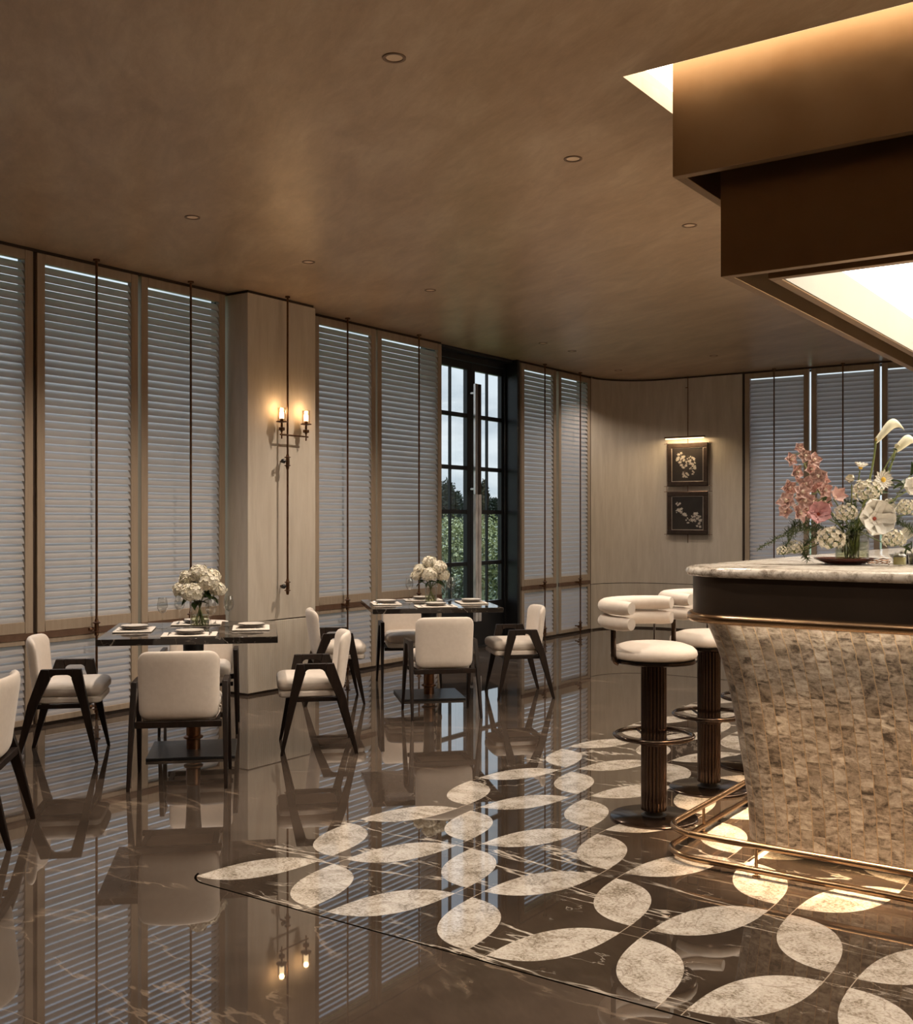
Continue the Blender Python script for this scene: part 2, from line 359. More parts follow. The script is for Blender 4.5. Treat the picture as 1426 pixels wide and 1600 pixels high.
# ------------------------------------------------------------------ mesh helpers
class MB:
    def __init__(s):
        s.v = []; s.f = []; s.mi = []; s.uv = None; s.m = 0
    def add(s, vs, fs):
        o = len(s.v)
        s.v.extend([Vector(p) for p in vs])
        for f in fs:
            s.f.append([i + o for i in f]); s.mi.append(s.m)
        return s
    def box(s, c, d, R=None):
        x, y, z = d[0] / 2, d[1] / 2, d[2] / 2
        vs = [Vector((sx * x, sy * y, sz * z)) for sz in (-1, 1) for sy in (-1, 1) for sx in (-1, 1)]
        if R is not None: vs = [R @ p for p in vs]
        vs = [p + Vector(c) for p in vs]
        return s.add(vs, [(0, 2, 3, 1), (4, 5, 7, 6), (0, 1, 5, 4), (2, 6, 7, 3), (0, 4, 6, 2), (1, 3, 7, 5)])
    def bb(s, x0, x1, y0, y1, z0, z1):
        return s.box(((x0 + x1) / 2, (y0 + y1) / 2, (z0 + z1) / 2), (abs(x1 - x0), abs(y1 - y0), abs(z1 - z0)))
    def prism(s, pts, d, off=(0, 0, 0)):
        """pts: closed loop of 3-D points; extruded along vector d"""
        n = len(pts); d = Vector(d); o = Vector(off)
        vs = [Vector(p) + o for p in pts] + [Vector(p) + o + d for p in pts]
        fs = [list(range(n))[::-1], list(range(n, 2 * n))] + [(i, (i + 1) % n, n + (i + 1) % n, n + i) for i in range(n)]
        return s.add(vs, fs)
    def tube(s, pts, r, n=8, closed=False, caps=True, rs=None):
        pts = [Vector(p) for p in pts]; k = len(pts)
        rings = []; prev = None
        for i, p in enumerate(pts):
            a = pts[(i - 1) % k] if (closed or i > 0) else p
            b = pts[(i + 1) % k] if (closed or i < k - 1) else p
            d = (b - a).normalized()
            if prev is None:
                up = Vector((0, 0, 1)) if abs(d.z) < 0.9 else Vector((1, 0, 0))
                e1 = d.cross(up).normalized()
            else:
                e1 = (prev - d * prev.dot(d)).normalized()
            e2 = d.cross(e1); prev = e1
            rr = rs[i] if rs else r
            if isinstance(rr, tuple): ra, rb = rr
            else: ra = rb = rr
            rings.append([p + e1 * ra * cos(2 * pi * j / n) + e2 * rb * sin(2 * pi * j / n) for j in range(n)])
        vs = [q for g in rings for q in g]; fs = []
        for i in range(k if closed else k - 1):
            a = i * n; b = ((i + 1) % k) * n
            for j in range(n):
                fs.append((a + j, a + (j + 1) % n, b + (j + 1) % n, b + j))
        if caps and not closed:
            fs.append(list(range(n))[::-1]); fs.append([(k - 1) * n + j for j in range(n)])
        return s.add(vs, fs)
    def lathe(s, prof, n=32, c=(0, 0, 0)):
        """prof: (r, z) list; ends with r == 0 are closed to a fan"""
        c = Vector(c); vs = []; rows = []
        for r, z in prof:
            if r < 1e-6:
                rows.append([len(vs)]); vs.append(c + Vector((0, 0, z)))
            else:
                rows.append(list(range(len(vs), len(vs) + n)))
                vs += [c + Vector((r * cos(2 * pi * j / n), r * sin(2 * pi * j / n), z)) for j in range(n)]
        fs = []
        for a, b in zip(rows, rows[1:]):
            for j in range(n):
                k2 = (j + 1) % n
                if len(a) == 1 and len(b) == 1: continue
                if len(a) == 1: fs.append((a[0], b[k2], b[j]))
                elif len(b) == 1: fs.append((a[j], a[k2], b[0]))
                else: fs.append((a[j], a[k2], b[k2], b[j]))
        return s.add(vs, fs)
    def cyl(s, c, r, z0, z1, n=24):
        return s.lathe([(0, z0), (r, z0), (r, z1), (0, z1)], n, c)
    def rbox(s, h, r, fn=None, n=6, k=4):
        """rounded box of half sizes h and corner radii r, bent by fn"""
        def axis(hh, rr):
            e = [-hh + rr * (1 - cos(i / k * pi / 2)) for i in range(k + 1)]
            inner = [(-hh + rr) + (2 * (hh - rr)) * i / n for i in range(1, n)]
            return e + inner + [-q for q in e[::-1]]
        A = [axis(h[i], r[i]) for i in range(3)]
        idx = {}; vs = []
        def vid(i, j, l):
            key = (i, j, l)
            if key not in idx:
                p = [A[0][i], A[1][j], A[2][l]]
                inn = [max(-h[q] + r[q], min(h[q] - r[q], p[q])) for q in range(3)]
                d = Vector([(p[q] - inn[q]) / r[q] for q in range(3)])
                if d.length > 1e-9:
                    d.normalize()
                else: d = Vector((0, 0, 0))
                q3 = Vector([inn[q] + d[q] * r[q] for q in range(3)])
                if fn: q3 = Vector(fn(q3))
                idx[key] = len(vs); vs.append(q3)
            return idx[key]
        fs = []
        N = [len(a) - 1 for a in A]
        for l, flip in ((0, True), (N[2], False)):
            for i in range(N[0]):
                for j in range(N[1]):
                    f = [vid(i, j, l), vid(i + 1, j, l), vid(i + 1, j + 1, l), vid(i, j + 1, l)]
                    fs.append(f[::-1] if flip else f)
        for j, flip in ((0, False), (N[1], True)):
            for i in range(N[0]):
                for l in range(N[2]):
                    f = [vid(i, j, l), vid(i + 1, j, l), vid(i + 1, j, l + 1), vid(i, j, l + 1)]
                    fs.append(f[::-1] if flip else f)
        for i, flip in ((0, True), (N[0], False)):
            for j in range(N[1]):
                for l in range(N[2]):
                    f = [vid(i, j, l), vid(i, j + 1, l), vid(i, j + 1, l + 1), vid(i, j, l + 1)]
                    fs.append(f[::-1] if flip else f)
        return s.add(vs, fs)
    def petal(s, M, L, Wd, cup=0.2, curl=0.3, nl=5, nw=2, tip=1.2, base=0.25, wave=0.0):
        """petal growing along +x of matrix M, normal +z"""
        vs = []; fs = []
        for i in range(nl + 1):
            a = i / nl
            w = Wd * (base * (1 - a) + sin(pi * min(1, a ** tip)) ** 0.8 * 0.5 + (0.06 if a == 1 else 0))
            for j in range(-nw, nw + 1):
                b = j / nw
                z = cup * Wd * b * b + curl * L * a * a + wave * L * sin(a * 9 + b * 5) * a
                vs.append(M @ Vector((L * a * (1 - 0.06 * b * b), w * b, z)))
        k = 2 * nw + 1
        for i in range(nl):
            for j in range(k - 1):
                fs.append((i * k + j, (i + 1) * k + j, (i + 1) * k + j + 1, i * k + j + 1))
        return s.add(vs, fs)
    def ico(s, c, r, sub=2, sq=(1, 1, 1), jit=0.0, rnd=None):
        bm = bmesh.new(); bmesh.ops.create_icosphere(bm, subdivisions=sub, radius=1.0)
        vs = []
        for v in bm.verts:
            k = 1 + (rnd.uniform(-jit, jit) if rnd else 0)
            vs.append(Vector((v.co.x * sq[0], v.co.y * sq[1], v.co.z * sq[2])) * r * k + Vector(c))
        fs = [[v.index for v in f.verts] for f in bm.faces]
        bm.free()
        return s.add(vs, fs)
    def build(s, name, m, parent=None, smooth=True, bevel=0.0, segs=2, kind=None, angle=40, loc=None, rot=None):
        me = bpy.data.meshes.new(name)
        me.from_pydata([tuple(p) for p in s.v], [], s.f)
        for mm in (m if isinstance(m, (list, tuple)) else [m]): me.materials.append(mm)
        me.polygons.foreach_set('material_index', s.mi)
        if s.uv:
            ul = me.uv_layers.new(name='UVMap')
            for l in me.loops: ul.data[l.index].uv = s.uv[l.vertex_index]
        me.update()
        o = bpy.data.objects.new(name, me); C.objects.link(o)
        if smooth:
            me.polygons.foreach_set('use_smooth', [True] * len(me.polygons))
            try: me.set_sharp_from_angle(angle=radians(angle))
            except Exception: pass
        if bevel:
            bv = o.modifiers.new('edge', 'BEVEL'); bv.width = bevel; bv.segments = segs
            bv.limit_method = 'ANGLE'; bv.angle_limit = radians(40); bv.harden_normals = False
        if parent is not None: o.parent = parent
        if kind: o['kind'] = kind
        if loc is not None: o.location = loc
        if rot is not None: o.rotation_euler = rot
        return o

def tag(o, label=None, cat=None, group=None, kind=None):
    if label: o['label'] = label
    if cat: o['category'] = cat
    if group: o['group'] = group
    if kind: o['kind'] = kind
    return o
def empty(name, loc=(0, 0, 0), rz=0.0, **kw):
    o = bpy.data.objects.new(name, None); C.objects.link(o)
    o.empty_display_size = 0.1
    o.location = loc; o.rotation_euler = (0, 0, rz)
    return tag(o, **kw)
def copy_tree(o, parent=None):
    c = o.copy(); C.objects.link(c); c.parent = parent
    for ch in [q for q in bpy.data.objects if q.parent == o]:
        copy_tree(ch, c)
    return c
def lamp(name, kind, loc, energy, col, parent=None, rot=(0, 0, 0), **kw):
    l = bpy.data.lights.new(name, kind); l.energy = energy; l.color = col
    for k, v in kw.items(): setattr(l, k, v)
    o = bpy.data.objects.new(name, l); o.location = loc; o.rotation_euler = rot
    C.objects.link(o)
    if parent is not None: o.parent = parent
    return o
def frame_from(d, up=(0, 0, 1), loc=(0, 0, 0), roll=0.0):
    """matrix whose +z points along d"""
    d = Vector(d).normalized(); u = Vector(up)
    if abs(d.dot(u.normalized())) > 0.98: u = Vector((1, 0, 0))
    x = u.cross(d).normalized(); y = d.cross(x)
    M = Matrix((x, y, d)).transposed().to_4x4()
    return Matrix.Translation(Vector(loc)) @ M @ Matrix.Rotation(roll, 4, 'Z')

# ------------------------------------------------------------------ the room shell
CEIL = 3.245
XL, YF, XR, YB = -6.55, 13.09, 6.0, -4.0      # window wall, far wall, side wall, wall behind the camera
DOOR = (9.13, 10.60)

MB().add([(XL - 0.6, YB, 0), (XR, YB, 0), (XR, YF + 0.6, 0), (XL - 0.6, YF + 0.6, 0),
          (XL - 0.6, YB, -0.1), (XR, YB, -0.1), (XR, YF + 0.6, -0.1), (XL - 0.6, YF + 0.6, -0.1)],
         [(0, 1, 2, 3), (7, 6, 5, 4), (0, 4, 5, 1), (1, 5, 6, 2), (2, 6, 7, 3), (3, 7, 4, 0)]).build('floor', M_FLOOR, kind='structure', smooth=False)

# ceiling with the square opening the bar canopy hangs in
OX0, OX1, OY0, OY1 = -2.02, 3.2, 4.10, 9.2
b = MB()
for x0, x1, y0, y1 in ((XL - 0.3, OX0, YB, YF + 0.3), (OX1, XR, YB, YF + 0.3), (OX0, OX1, YB, OY0), (OX0, OX1, OY1, YF + 0.3)):
    b.bb(x0, x1, y0, y1, CEIL, CEIL + 0.06)
b.build('ceiling', M_CEIL, kind='structure', smooth=False)
b = MB()
for x0, x1, y0, y1 in ((OX0 - 0.04, OX0, OY0 - 0.04, OY1 + 0.04), (OX1, OX1 + 0.04, OY0 - 0.04, OY1 + 0.04), (OX0, OX1, OY0 - 0.04, OY0), (OX0, OX1, OY1, OY1 + 0.04)):
    b.bb(x0, x1, y0, y1, CEIL + 0.06, CEIL + 0.10)
b.build('ceiling_recess_lining', mat('painted_recess', rough=0.6, build=tone((0.60, 0.47, 0.33), (0.64, 0.51, 0.37), 3)), kind='structure', smooth=False)
b = MB(); b.bb(OX0, OX1, OY0, OY1, CEIL + 0.10, CEIL + 0.13)
b.build('ceiling_light_recess', E_COVE, kind='structure', smooth=False)

# long window wall: piers between the openings, header, door reveals
WT = 0.22
b = MB()
b.bb(XL - WT, XL, YB, 3.50, 0, CEIL)
b.bb(XL - WT, XL, 12.40, YF + 0.3, 0, CEIL)
b.bb(XL - WT, XL, 6.20, 6.92, 0, CEIL)
b.build('wall_left', M_WALL, kind='structure', smooth=False)
# rounded travertine corner joining both walls, upper and ribbed lower part
def corner(z0, z1, R):
    pts = [(XL, 12.375, z0)]
    cx, cy = XL + R, YF - R
    for i in range(13):
        a = pi - i / 12 * pi / 2
        pts.append((cx + R * cos(a), cy + R * sin(a), z0))
    pts += [(-4.815, YF, z0), (-4.815, YF + 0.2, z0), (XL - 0.2, YF + 0.2, z0), (XL - 0.2, 12.375, z0)]
    return pts
RC = 0.68
MB().prism(corner(0.594, CEIL - 0.022, RC), (0, 0, CEIL - 0.022 - 0.594)).build('wall_corner', M_WALL, kind='structure', angle=30)
MB().prism(corner(0.02, 0.586, RC), (0, 0, 0.566)).build('wall_corner_wainscot', M_WALLRIB, kind='structure', angle=30)
def grow(pts, d): return [(x - d if x > XL + 0.01 else x, y + d if y > 12.5 else y, z) for x, y, z in pts]
MB().prism(grow(corner(0.586, 0.594, RC), 0.006), (0, 0, 0.008)).build('trim_1', M_DARKTRIM, kind='structure', angle=30)
MB().prism(grow(corner(0, 0.02, RC), 0.004), (0, 0, 0.02)).build('trim_2', M_DARKTRIM, kind='structure', angle=30)
MB().prism(grow(corner(CEIL - 0.022, CEIL, RC), 0.01), (0, 0, 0.022)).build('trim_3', M_DARKTRIM, kind='structure', angle=30)

# column in front of the window wall
PX, PY0, PY1 = -6.33, 6.16, 6.955
b = MB(); b.bb(XL - 0.1, PX, PY0, PY1, 0.59, CEIL - 0.022)
b.build('wall_column', M_WALL, kind='structure', bevel=0.004)
b = MB(); b.bb(XL - 0.1, PX, PY0, PY1, 0.02, 0.582)
b.build('wall_column_wainscot', M_WALLRIB, kind='structure', bevel=0.004)
b = MB()
b.bb(XL - 0.1, PX - 0.006, PY0 + 0.006, PY1 - 0.006, 0.582, 0.59)
b.bb(XL - 0.1, PX - 0.008, PY0 + 0.008, PY1 - 0.008, 0.0, 0.02)
b.bb(XL - 0.1, PX - 0.012, PY0 + 0.012, PY1 - 0.012, CEIL - 0.022, CEIL)
b.build('trim_4', M_DARKTRIM, kind='structure', smooth=False)

# far wall beyond the window bays, side wall and the wall behind the camera
b = MB(); b.bb(3.2, XR, YF, YF + 0.2, 0, CEIL)
b.build('wall_far', M_WALL, kind='structure', smooth=False)
b = MB(); b.bb(XR, XR + 0.2, YB, YF + 0.3, 0, CEIL + 0.06); b.build('wall_right', M_WALL, kind='structure', smooth=False)
b = MB(); b.bb(XL - WT, XR + 0.2, YB - 0.2, YB, 0, CEIL + 0.06); b.build('wall_back', M_WALL, kind='structure', smooth=False)

# dark shadow gap over and under the shutters, both walls
b = MB()
for y0, y1 in ((3.50, PY0), (PY1, DOOR[0] - 0.01), (DOOR[1] + 0.02, 12.375)):
    b.bb(XL - 0.16, XL - 0.012, y0, y1, CEIL - 0.022, CEIL)
    b.bb(XL - 0.16, XL - 0.012, y0, y1, 0.0, 0.024)
b.build('trim_5', M_DARKTRIM, kind='structure', smooth=False)
b = MB()
b.bb(-4.80, 3.2, YF + 0.012, YF + 0.16, CEIL - 0.022, CEIL)
b.bb(-4.80, 3.2, YF + 0.012, YF + 0.16, 0.0, 0.024)
b.build('trim_6', M_DARKTRIM, kind='structure', smooth=False)

# ------------------------------------------------------------------ window glazing behind the shutters
def window(n, axis, a0, a1, posts):
    """axis 'y': pane in the left wall, 'x': in the far wall"""
    root = empty('window_%d' % n, kind='structure')
    fr = MB(); gl = MB()
    def B(m, p0, p1, q0, q1, z0, z1):
        if axis == 'y': m.bb(XL - q1, XL - q0, p0, p1, z0, z1)
        else: m.bb(p0, p1, YF + q0, YF + q1, z0, z1)
    B(fr, a0, a1, 0.13, 0.17, 0.024, 0.06); B(fr, a0, a1, 0.13, 0.17, CEIL - 0.04, CEIL - 0.022)
    for p in posts: B(fr, p - 0.02, p + 0.02, 0.13, 0.17, 0.06, CEIL - 0.04)
    B(gl, a0, a1, 0.148, 0.152, 0.06, CEIL - 0.04)
    fr.build('frame', M_SEAM, root, smooth=False); gl.build('pane', M_PANE, root, smooth=False)
window(1, 'y', 3.50, 6.20, (3.52, 4.404, 6.15))
window(2, 'y', 6.92, 9.12, (6.97, 9.10))
window(3, 'y', 10.62, 12.40, (10.64, 12.35))
window(4, 'x', -4.81, 3.2, (-4.79, -1.56, 0.10, 3.17))

# ------------------------------------------------------------------ shutters
def shutter(axis, a0, a1, label):
    """full-height louvered shutter: local x along the wall, local -y towards the room"""
    w = a1 - a0
    if axis == 'y':
        root = empty('louvered_shutter', (XL, (a0 + a1) / 2, 0), pi / 2, label=label, cat='shutter', group='tall louvered shutters lining the windows')
    else:
        root = empty('louvered_shutter', ((a0 + a1) / 2, YF, 0), 0, label=label, cat='shutter', group='tall louvered shutters lining the windows')
    h = w / 2; s = 0.062; T = 0.045; z0, z1 = 0.024, CEIL - 0.024
    f = MB()
    f.bb(-h, -h + s, 0, T, z0, z1); f.bb(h - s, h, 0, T, z0, z1)
    f.bb(-h + s, h - s, 0, T, z1 - 0.065, z1)
    f.bb(-h + s, h - s, 0, T, 0.565, 0.601); f.bb(-h + s, h - s, 0, T, 0.645, 0.722)
    f.bb(-h + s, h - s, 0, T, z0, 0.066)
    f.build('frame', M_SHUT, root, bevel=0.003, segs=1)
    m = MB(); m.bb(-h, h, -0.004, 0.012, 0.601, 0.645); m.build('mid_rail', M_STRAP, root, smooth=False)
    def slats(name, za, zb):
        sb = MB(); n = round((zb - za) / 0.0525); top = 0.043 if zb > 1 else 0.024; pitch = (zb - za - 0.030 - top) / (n - 1)
        wd, th = 0.0705, 0.016; ang = radians(57)
        L = w - 2 * s - 0.006
        R = Matrix.Rotation(ang, 3, 'X')
        for i in range(n):
            zc = za + 0.030 + i * pitch
            # shallow lens-shaped cross-section
            prof = []
            for k in range(9):
                u = -1 + 2 * k / 8; prof.append((u * wd / 2, th / 2 * (1 - u * u) + 0.001))
            for k in range(7, 0, -1):
                u = -1 + 2 * k / 8; prof.append((u * wd / 2, -th / 2 * (1 - u * u) - 0.001))
            pts = [R @ Vector((0, p, q)) + Vector((-L / 2, T / 2 + 0.002, zc)) for p, q in prof]
            sb.prism(pts, (L, 0, 0))
        o = sb.build(name, M_SLAT, root, angle=50)
    slats('upper_louvers', 0.722, z1 - 0.065)
    slats('lower_louvers', 0.066, 0.565)
    return root
shutter('y', 3.555, 4.390, 'taupe louvered shutter cut off by the photo edge')
shutter('y', 4.419, 5.262, 'taupe louvered shutter directly behind the armchair next to the edge-cropped chair')
shutter('y', 5.292, 6.127, 'taupe louvered shutter between another shutter and the near side of the stone column')
shutter('y', 7.185, 8.042, 'taupe louvered shutter just past the stone column with the two-light sconce')
shutter('y', 8.071, 9.115, 'wider taupe louvered shutter on the near side of the black glazed door')
shutter('y', 10.690, 11.492, 'taupe louvered shutter standing directly past the black glazed door')
shutter('y', 11.555, 12.363, 'taupe louvered shutter right beside the rounded stone corner')
shutter('x', -4.790, -4.000, 'taupe louvered shutter on the far wall next to the two framed pictures')
shutter('x', -3.972, -3.190, 'taupe louvered shutter on the far wall behind the pink orchid spray')
shutter('x', -3.164, -2.380, 'taupe louvered shutter on the far wall behind the tall calla lily')
shutter('x', -2.354, -1.570, 'taupe louvered shutter on the far wall past the one behind the calla lily')
shutter('x', -1.544, -0.760, 'taupe louvered shutter on the far wall, one before the last of its row')
shutter('x', -0.734, 0.050, 'taupe louvered shutter on the far wall, last of its row')
# narrow fixed panel between the column and the next shutter, and plain panels far out of view
b = MB(); b.bb(XL - 0.045, XL, PY1, 7.18, 0.024, CEIL - 0.024); b.build('wall_panel', M_SHUT, kind='structure', smooth=False)
b = MB(); b.bb(0.07, 3.2, YF, YF + 0.045, 0.024, CEIL - 0.024); b.build('wall_far_panel', M_SHUT, kind='structure', smooth=False)
b = MB(); b.bb(XL - 0.10, XL, 12.363, 12.378, 0.0, CEIL); b.bb(-4.818, -4.795, YF - 0.003, YF + 0.1, 0, CEIL)
b.bb(XL - 0.14, XL - 0.02, 4.392, 4.417, 0.0, CEIL)
b.build('trim_7', M_DARKTRIM, kind='structure', smooth=False)

# ------------------------------------------------------------------ bronze rods with clamps
def rod_thing(axis, a, label, brackets=True):
    if axis == 'y': root = empty('bronze_rod', (XL + 0.075, a, 0), pi / 2, label=label, cat='rod', group='bronze rods standing before the shutters')
    else: root = empty('bronze_rod', (a, YF - 0.075, 0), 0, label=label, cat='rod', group='bronze rods standing before the shutters')
    b = MB(); b.cyl((0, 0, 0), 0.0085, 0.0, CEIL - 0.004, 10); b.cyl((0, 0, 0), 0.024, CEIL - 0.012, CEIL, 16)
    b.build('rod', M_ROD, root)
    for z in (0.64, 0.095):
        b = MB()
        b.lathe([(0.0, z - 0.07), (0.006, z - 0.065), (0.010, z - 0.05), (0.016, z - 0.045), (0.014, z - 0.03), (0.028, z - 0.026), (0.028, z - 0.020), (0.016, z - 0.016),
                 (0.016, z + 0.035), (0.028, z + 0.039), (0.028, z + 0.045), (0.014, z + 0.05), (0.010, z + 0.07), (0.0, z + 0.072)], 12)
        b.tube([(0, 0, z), (0, 0.074, z)], 0.008, 8)
        c = b.build('clamp', M_ROD, root)
        k = MB(); k.tube([(-0.0, 0, z), (-0.045, 0, z), (-0.047, 0, z), (-0.062, 0, z)], 0, 10, rs=[0.005, 0.005, 0.015, 0.012]); k.build('knob', M_ROD, c)
    return root
for a, l in ((4.84, 'bronze rod on the shutter behind the side-on armchair of the front table'),
             (5.70, 'bronze rod on the last shutter before the near side of the stone column'),
             (7.545, 'bronze rod on the first shutter past the stone column'),
             (8.625, 'bronze rod on the wide shutter before the black glazed door'),
             (11.09, 'bronze rod on the first shutter past the black glazed door'),
             (11.96, 'bronze rod on the shutter beside the rounded stone corner')):
    rod_thing('y', a, l)
for a, l in ((-4.395, 'bronze rod on the far-wall shutter next to the framed pictures'),
             (-3.58, 'bronze rod on the far-wall shutter behind the orchid spray'),
             (-2.77, 'bronze rod on the far-wall shutter behind the calla lily'),
             (-1.96, 'bronze rod on the far-wall shutter past the one behind the calla lily')):
    rod_thing('x', a, l)

# ------------------------------------------------------------------ black glazed double door
dr = empty('door_1', kind='structure')
b = MB()
y0, y1 = DOOR
b.bb(-6.80, XL + 0.0, y1, y1 + 0.05, 0, CEIL)                       # far reveal
b.bb(-6.80, XL - 0.02, y0 - 0.05, y0, 0, CEIL)
b.bb(-6.80, XL - 0.06, y0, y1, CEIL - 0.035, CEIL)
b.bb(-6.80, -6.70, y1 - 0.035, y1, 0, CEIL - 0.035)
b.bb(-6.80, -6.70, y0, y0 + 0.035, 0, CEIL - 0.035)
b.bb(-6.80, -6.70, y0 + 0.035, y1 - 0.035, CEIL - 0.10, CEIL - 0.035)
b.bb(-6.80, -6.66, y0, y1, 0.0, 0.015)
b.build('frame', M_BLACK, dr, bevel=0.003, segs=1)
ym = (y0 + y1) / 2 + 0.045
for la, lb, side in ((y0 + 0.04, ym - 0.003, 1), (ym + 0.003, y1 - 0.04, -1)):
    lf = MB(); X0, X1 = -6.775, -6.725
    st = 0.075
    sl, sr = (la + st, lb - st) 
    if side < 0: sr = lb - 0.03
    lf.bb(X0, X1, la, sl, 0.02, CEIL - 0.105); lf.bb(X0, X1, sr, lb, 0.02, CEIL - 0.105)
    lf.bb(X0, X1, sl, sr, 3.06, CEIL - 0.105); lf.bb(X0, X1, sl, sr, 0.02, 0.50)
    for z in (2.555, 1.98, 1.50, 0.93): lf.bb(X0 + 0.008, X1 - 0.004, sl, sr, z - 0.022, z + 0.022)
    mid = (sl + sr) / 2
    lf.bb(X0 + 0.012, X1 - 0.01, mid - 0.011, mid + 0.011, 0.50, 3.06)
    leaf = lf.build('leaf', M_BLACK, dr, smooth=False)
    g = MB(); g.bb(-6.751, -6.747, sl, sr, 0.50, 3.06); g.build('pane', M_PANE, leaf, smooth=False)
    hy = lb - 0.030 if side > 0 else la + 0.030
    h1 = MB(); h1.bb(-6.655, -6.625, hy - 0.024, hy + 0.024, 1.69, 2.90)
    for z in (2.80, 1.75): h1.bb(-6.725, -6.650, hy - 0.01, hy + 0.01, z - 0.012, z + 0.012)
    hd = h1.build('pull_handle', M_STEEL if side > 0 else M_DARKTRIM, leaf, bevel=0.003)
    h2 = MB(); h2.bb(-6.657, -6.623, hy - 0.025, hy + 0.025, 0.30, 1.69); h2.bb(-6.725, -6.650, hy - 0.01, hy + 0.01, 0.40, 0.43)
    gp = h2.build('marble_grip', M_MARBW, leaf, bevel=0.003); gp['label'] = 'white marble lower half of the pull handle'

# ------------------------------------------------------------------ outside: lawn, planting, trees
def ground_mat(t):
    n = t.noise(t.co(), 0.8, 8, 0.7); n2 = t.noise(t.co(), 25, 5, 0.8)
    f = t.m('ADD', t.m('MULTIPLY', n, 0.5), t.m('MULTIPLY', n2, 0.5))
    return {'Base Color': t.ramp(f, [(0.35, (0.035, 0.055, 0.018)), (0.5, (0.085, 0.115, 0.040)), (0.65, (0.16, 0.19, 0.08))])}
M_GRASS = mat('meadow_grass', rough=0.9, build=ground_mat)
rg = random.Random(5)
b = MB(); NX, NY = 34, 44
for i in range(NX + 1):
    for j in range(NY + 1):
        x = -6.99 - 0.02 * (i ** 2.45); y = -30 + j * 5.4
        d = -6.99 - x
        b.v.append(Vector((x, y, -0.12 + 0.012 * max(0, d - 6) + 0.10 * sin(x * 0.21 + y * 0.13) * min(1, d / 12))))
for i in range(NX):
    for j in range(NY):
        k = i * (NY + 1) + j
        b.f.append([k, k + NY + 1, k + NY + 2, k + 1]); b.mi.append(0)
gr = b.build('ground', M_GRASS, kind='structure')
def leaf_cloud(b, c, rad, n, size, rnd, shell=0.55):
    """scatter small leaf quads through an ellipsoid"""
    for _ in range(n):
        d = Vector((rnd.gauss(0, 1), rnd.gauss(0, 1), rnd.gauss(0, 1))).normalized()
        r = rnd.uniform(shell, 1.0)
        p = Vector((c[0] + d.x * rad[0] * r, c[1] + d.y * rad[1] * r, c[2] + d.z * rad[2] * r))
        M = frame_from((rnd.gauss(0, 1), rnd.gauss(0, 1), rnd.gauss(0, 1) + 0.6), loc=p, roll=rnd.uniform(0, 6))
        s = size * rnd.uniform(0.6, 1.3)
        b.add([M @ Vector(q) for q in ((-s, 0, 0), (0, -s * 0.45, 0), (s, 0, s * 0.2), (0, s * 0.45, 0))], [(0, 1, 2, 3)])
M_HEDGE1 = mat('yellow_green_shrub_leaves', rough=0.7, build=tone((0.20, 0.22, 0.07), (0.40, 0.41, 0.19), 1.2))  # bright yellow-green leaf colour
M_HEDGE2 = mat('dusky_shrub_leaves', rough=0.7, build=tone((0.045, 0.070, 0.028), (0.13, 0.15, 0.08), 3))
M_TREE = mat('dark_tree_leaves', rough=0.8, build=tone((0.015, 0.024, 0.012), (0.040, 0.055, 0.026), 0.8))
M_BARK = mat('grey_bark', rough=0.9, build=tone((0.05, 0.04, 0.03), (0.09, 0.075, 0.055), 9, (1, 1, 5)))
# tall meadow planting beyond the door, bright and further away, and the darker low shrubs before it
mead = MB()
for k in range(46):
    dd = rg.uniform(18.5, 27); px = rg.uniform(-0.35, 0.45)
    r_, d_ = (px / 10 * dd) + 0.02 * dd, dd
    x = r_ * cos(CAM_YAW) - d_ * sin(CAM_YAW); y = r_ * sin(CAM_YAW) + d_ * cos(CAM_YAW)
    top = rg.uniform(1.40, 1.60)
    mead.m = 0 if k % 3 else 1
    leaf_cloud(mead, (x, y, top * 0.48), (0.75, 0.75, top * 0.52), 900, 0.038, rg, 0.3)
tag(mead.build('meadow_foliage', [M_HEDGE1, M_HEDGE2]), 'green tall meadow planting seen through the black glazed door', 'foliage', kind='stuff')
for k, (r_, d_, lbl) in enumerate(((-0.15, 15.0, 'dusky low shrub outside, seen through the narrow near leaf of the door'),
                                   (0.95, 15.4, 'dusky low shrub outside, seen through the far leaf of the door'),
                                   (2.2, 16.8, 'dusky low shrub outside, hidden mostly by the far door jamb'),
                                   (-1.4, 15.6, 'dusky low shrub outside, mostly behind the shutter before the door'))):
    x = r_ * cos(CAM_YAW) - d_ * sin(CAM_YAW); y = r_ * sin(CAM_YAW) + d_ * cos(CAM_YAW)
    rt = empty('garden_shrub', (x, y, -0.12), label=lbl, cat='shrub', group='low shrubs outside the door')
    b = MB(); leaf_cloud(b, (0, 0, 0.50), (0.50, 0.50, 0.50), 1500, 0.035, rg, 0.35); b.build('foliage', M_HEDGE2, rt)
    b = MB()
    for q in range(7):
        a = q * 0.9; b.tube([(0, 0, 0), (0.12 * cos(a), 0.12 * sin(a), 0.3), (0.3 * cos(a), 0.3 * sin(a), 0.7)], 0.01, 5)
    b.build('stem', M_BARK, rt)
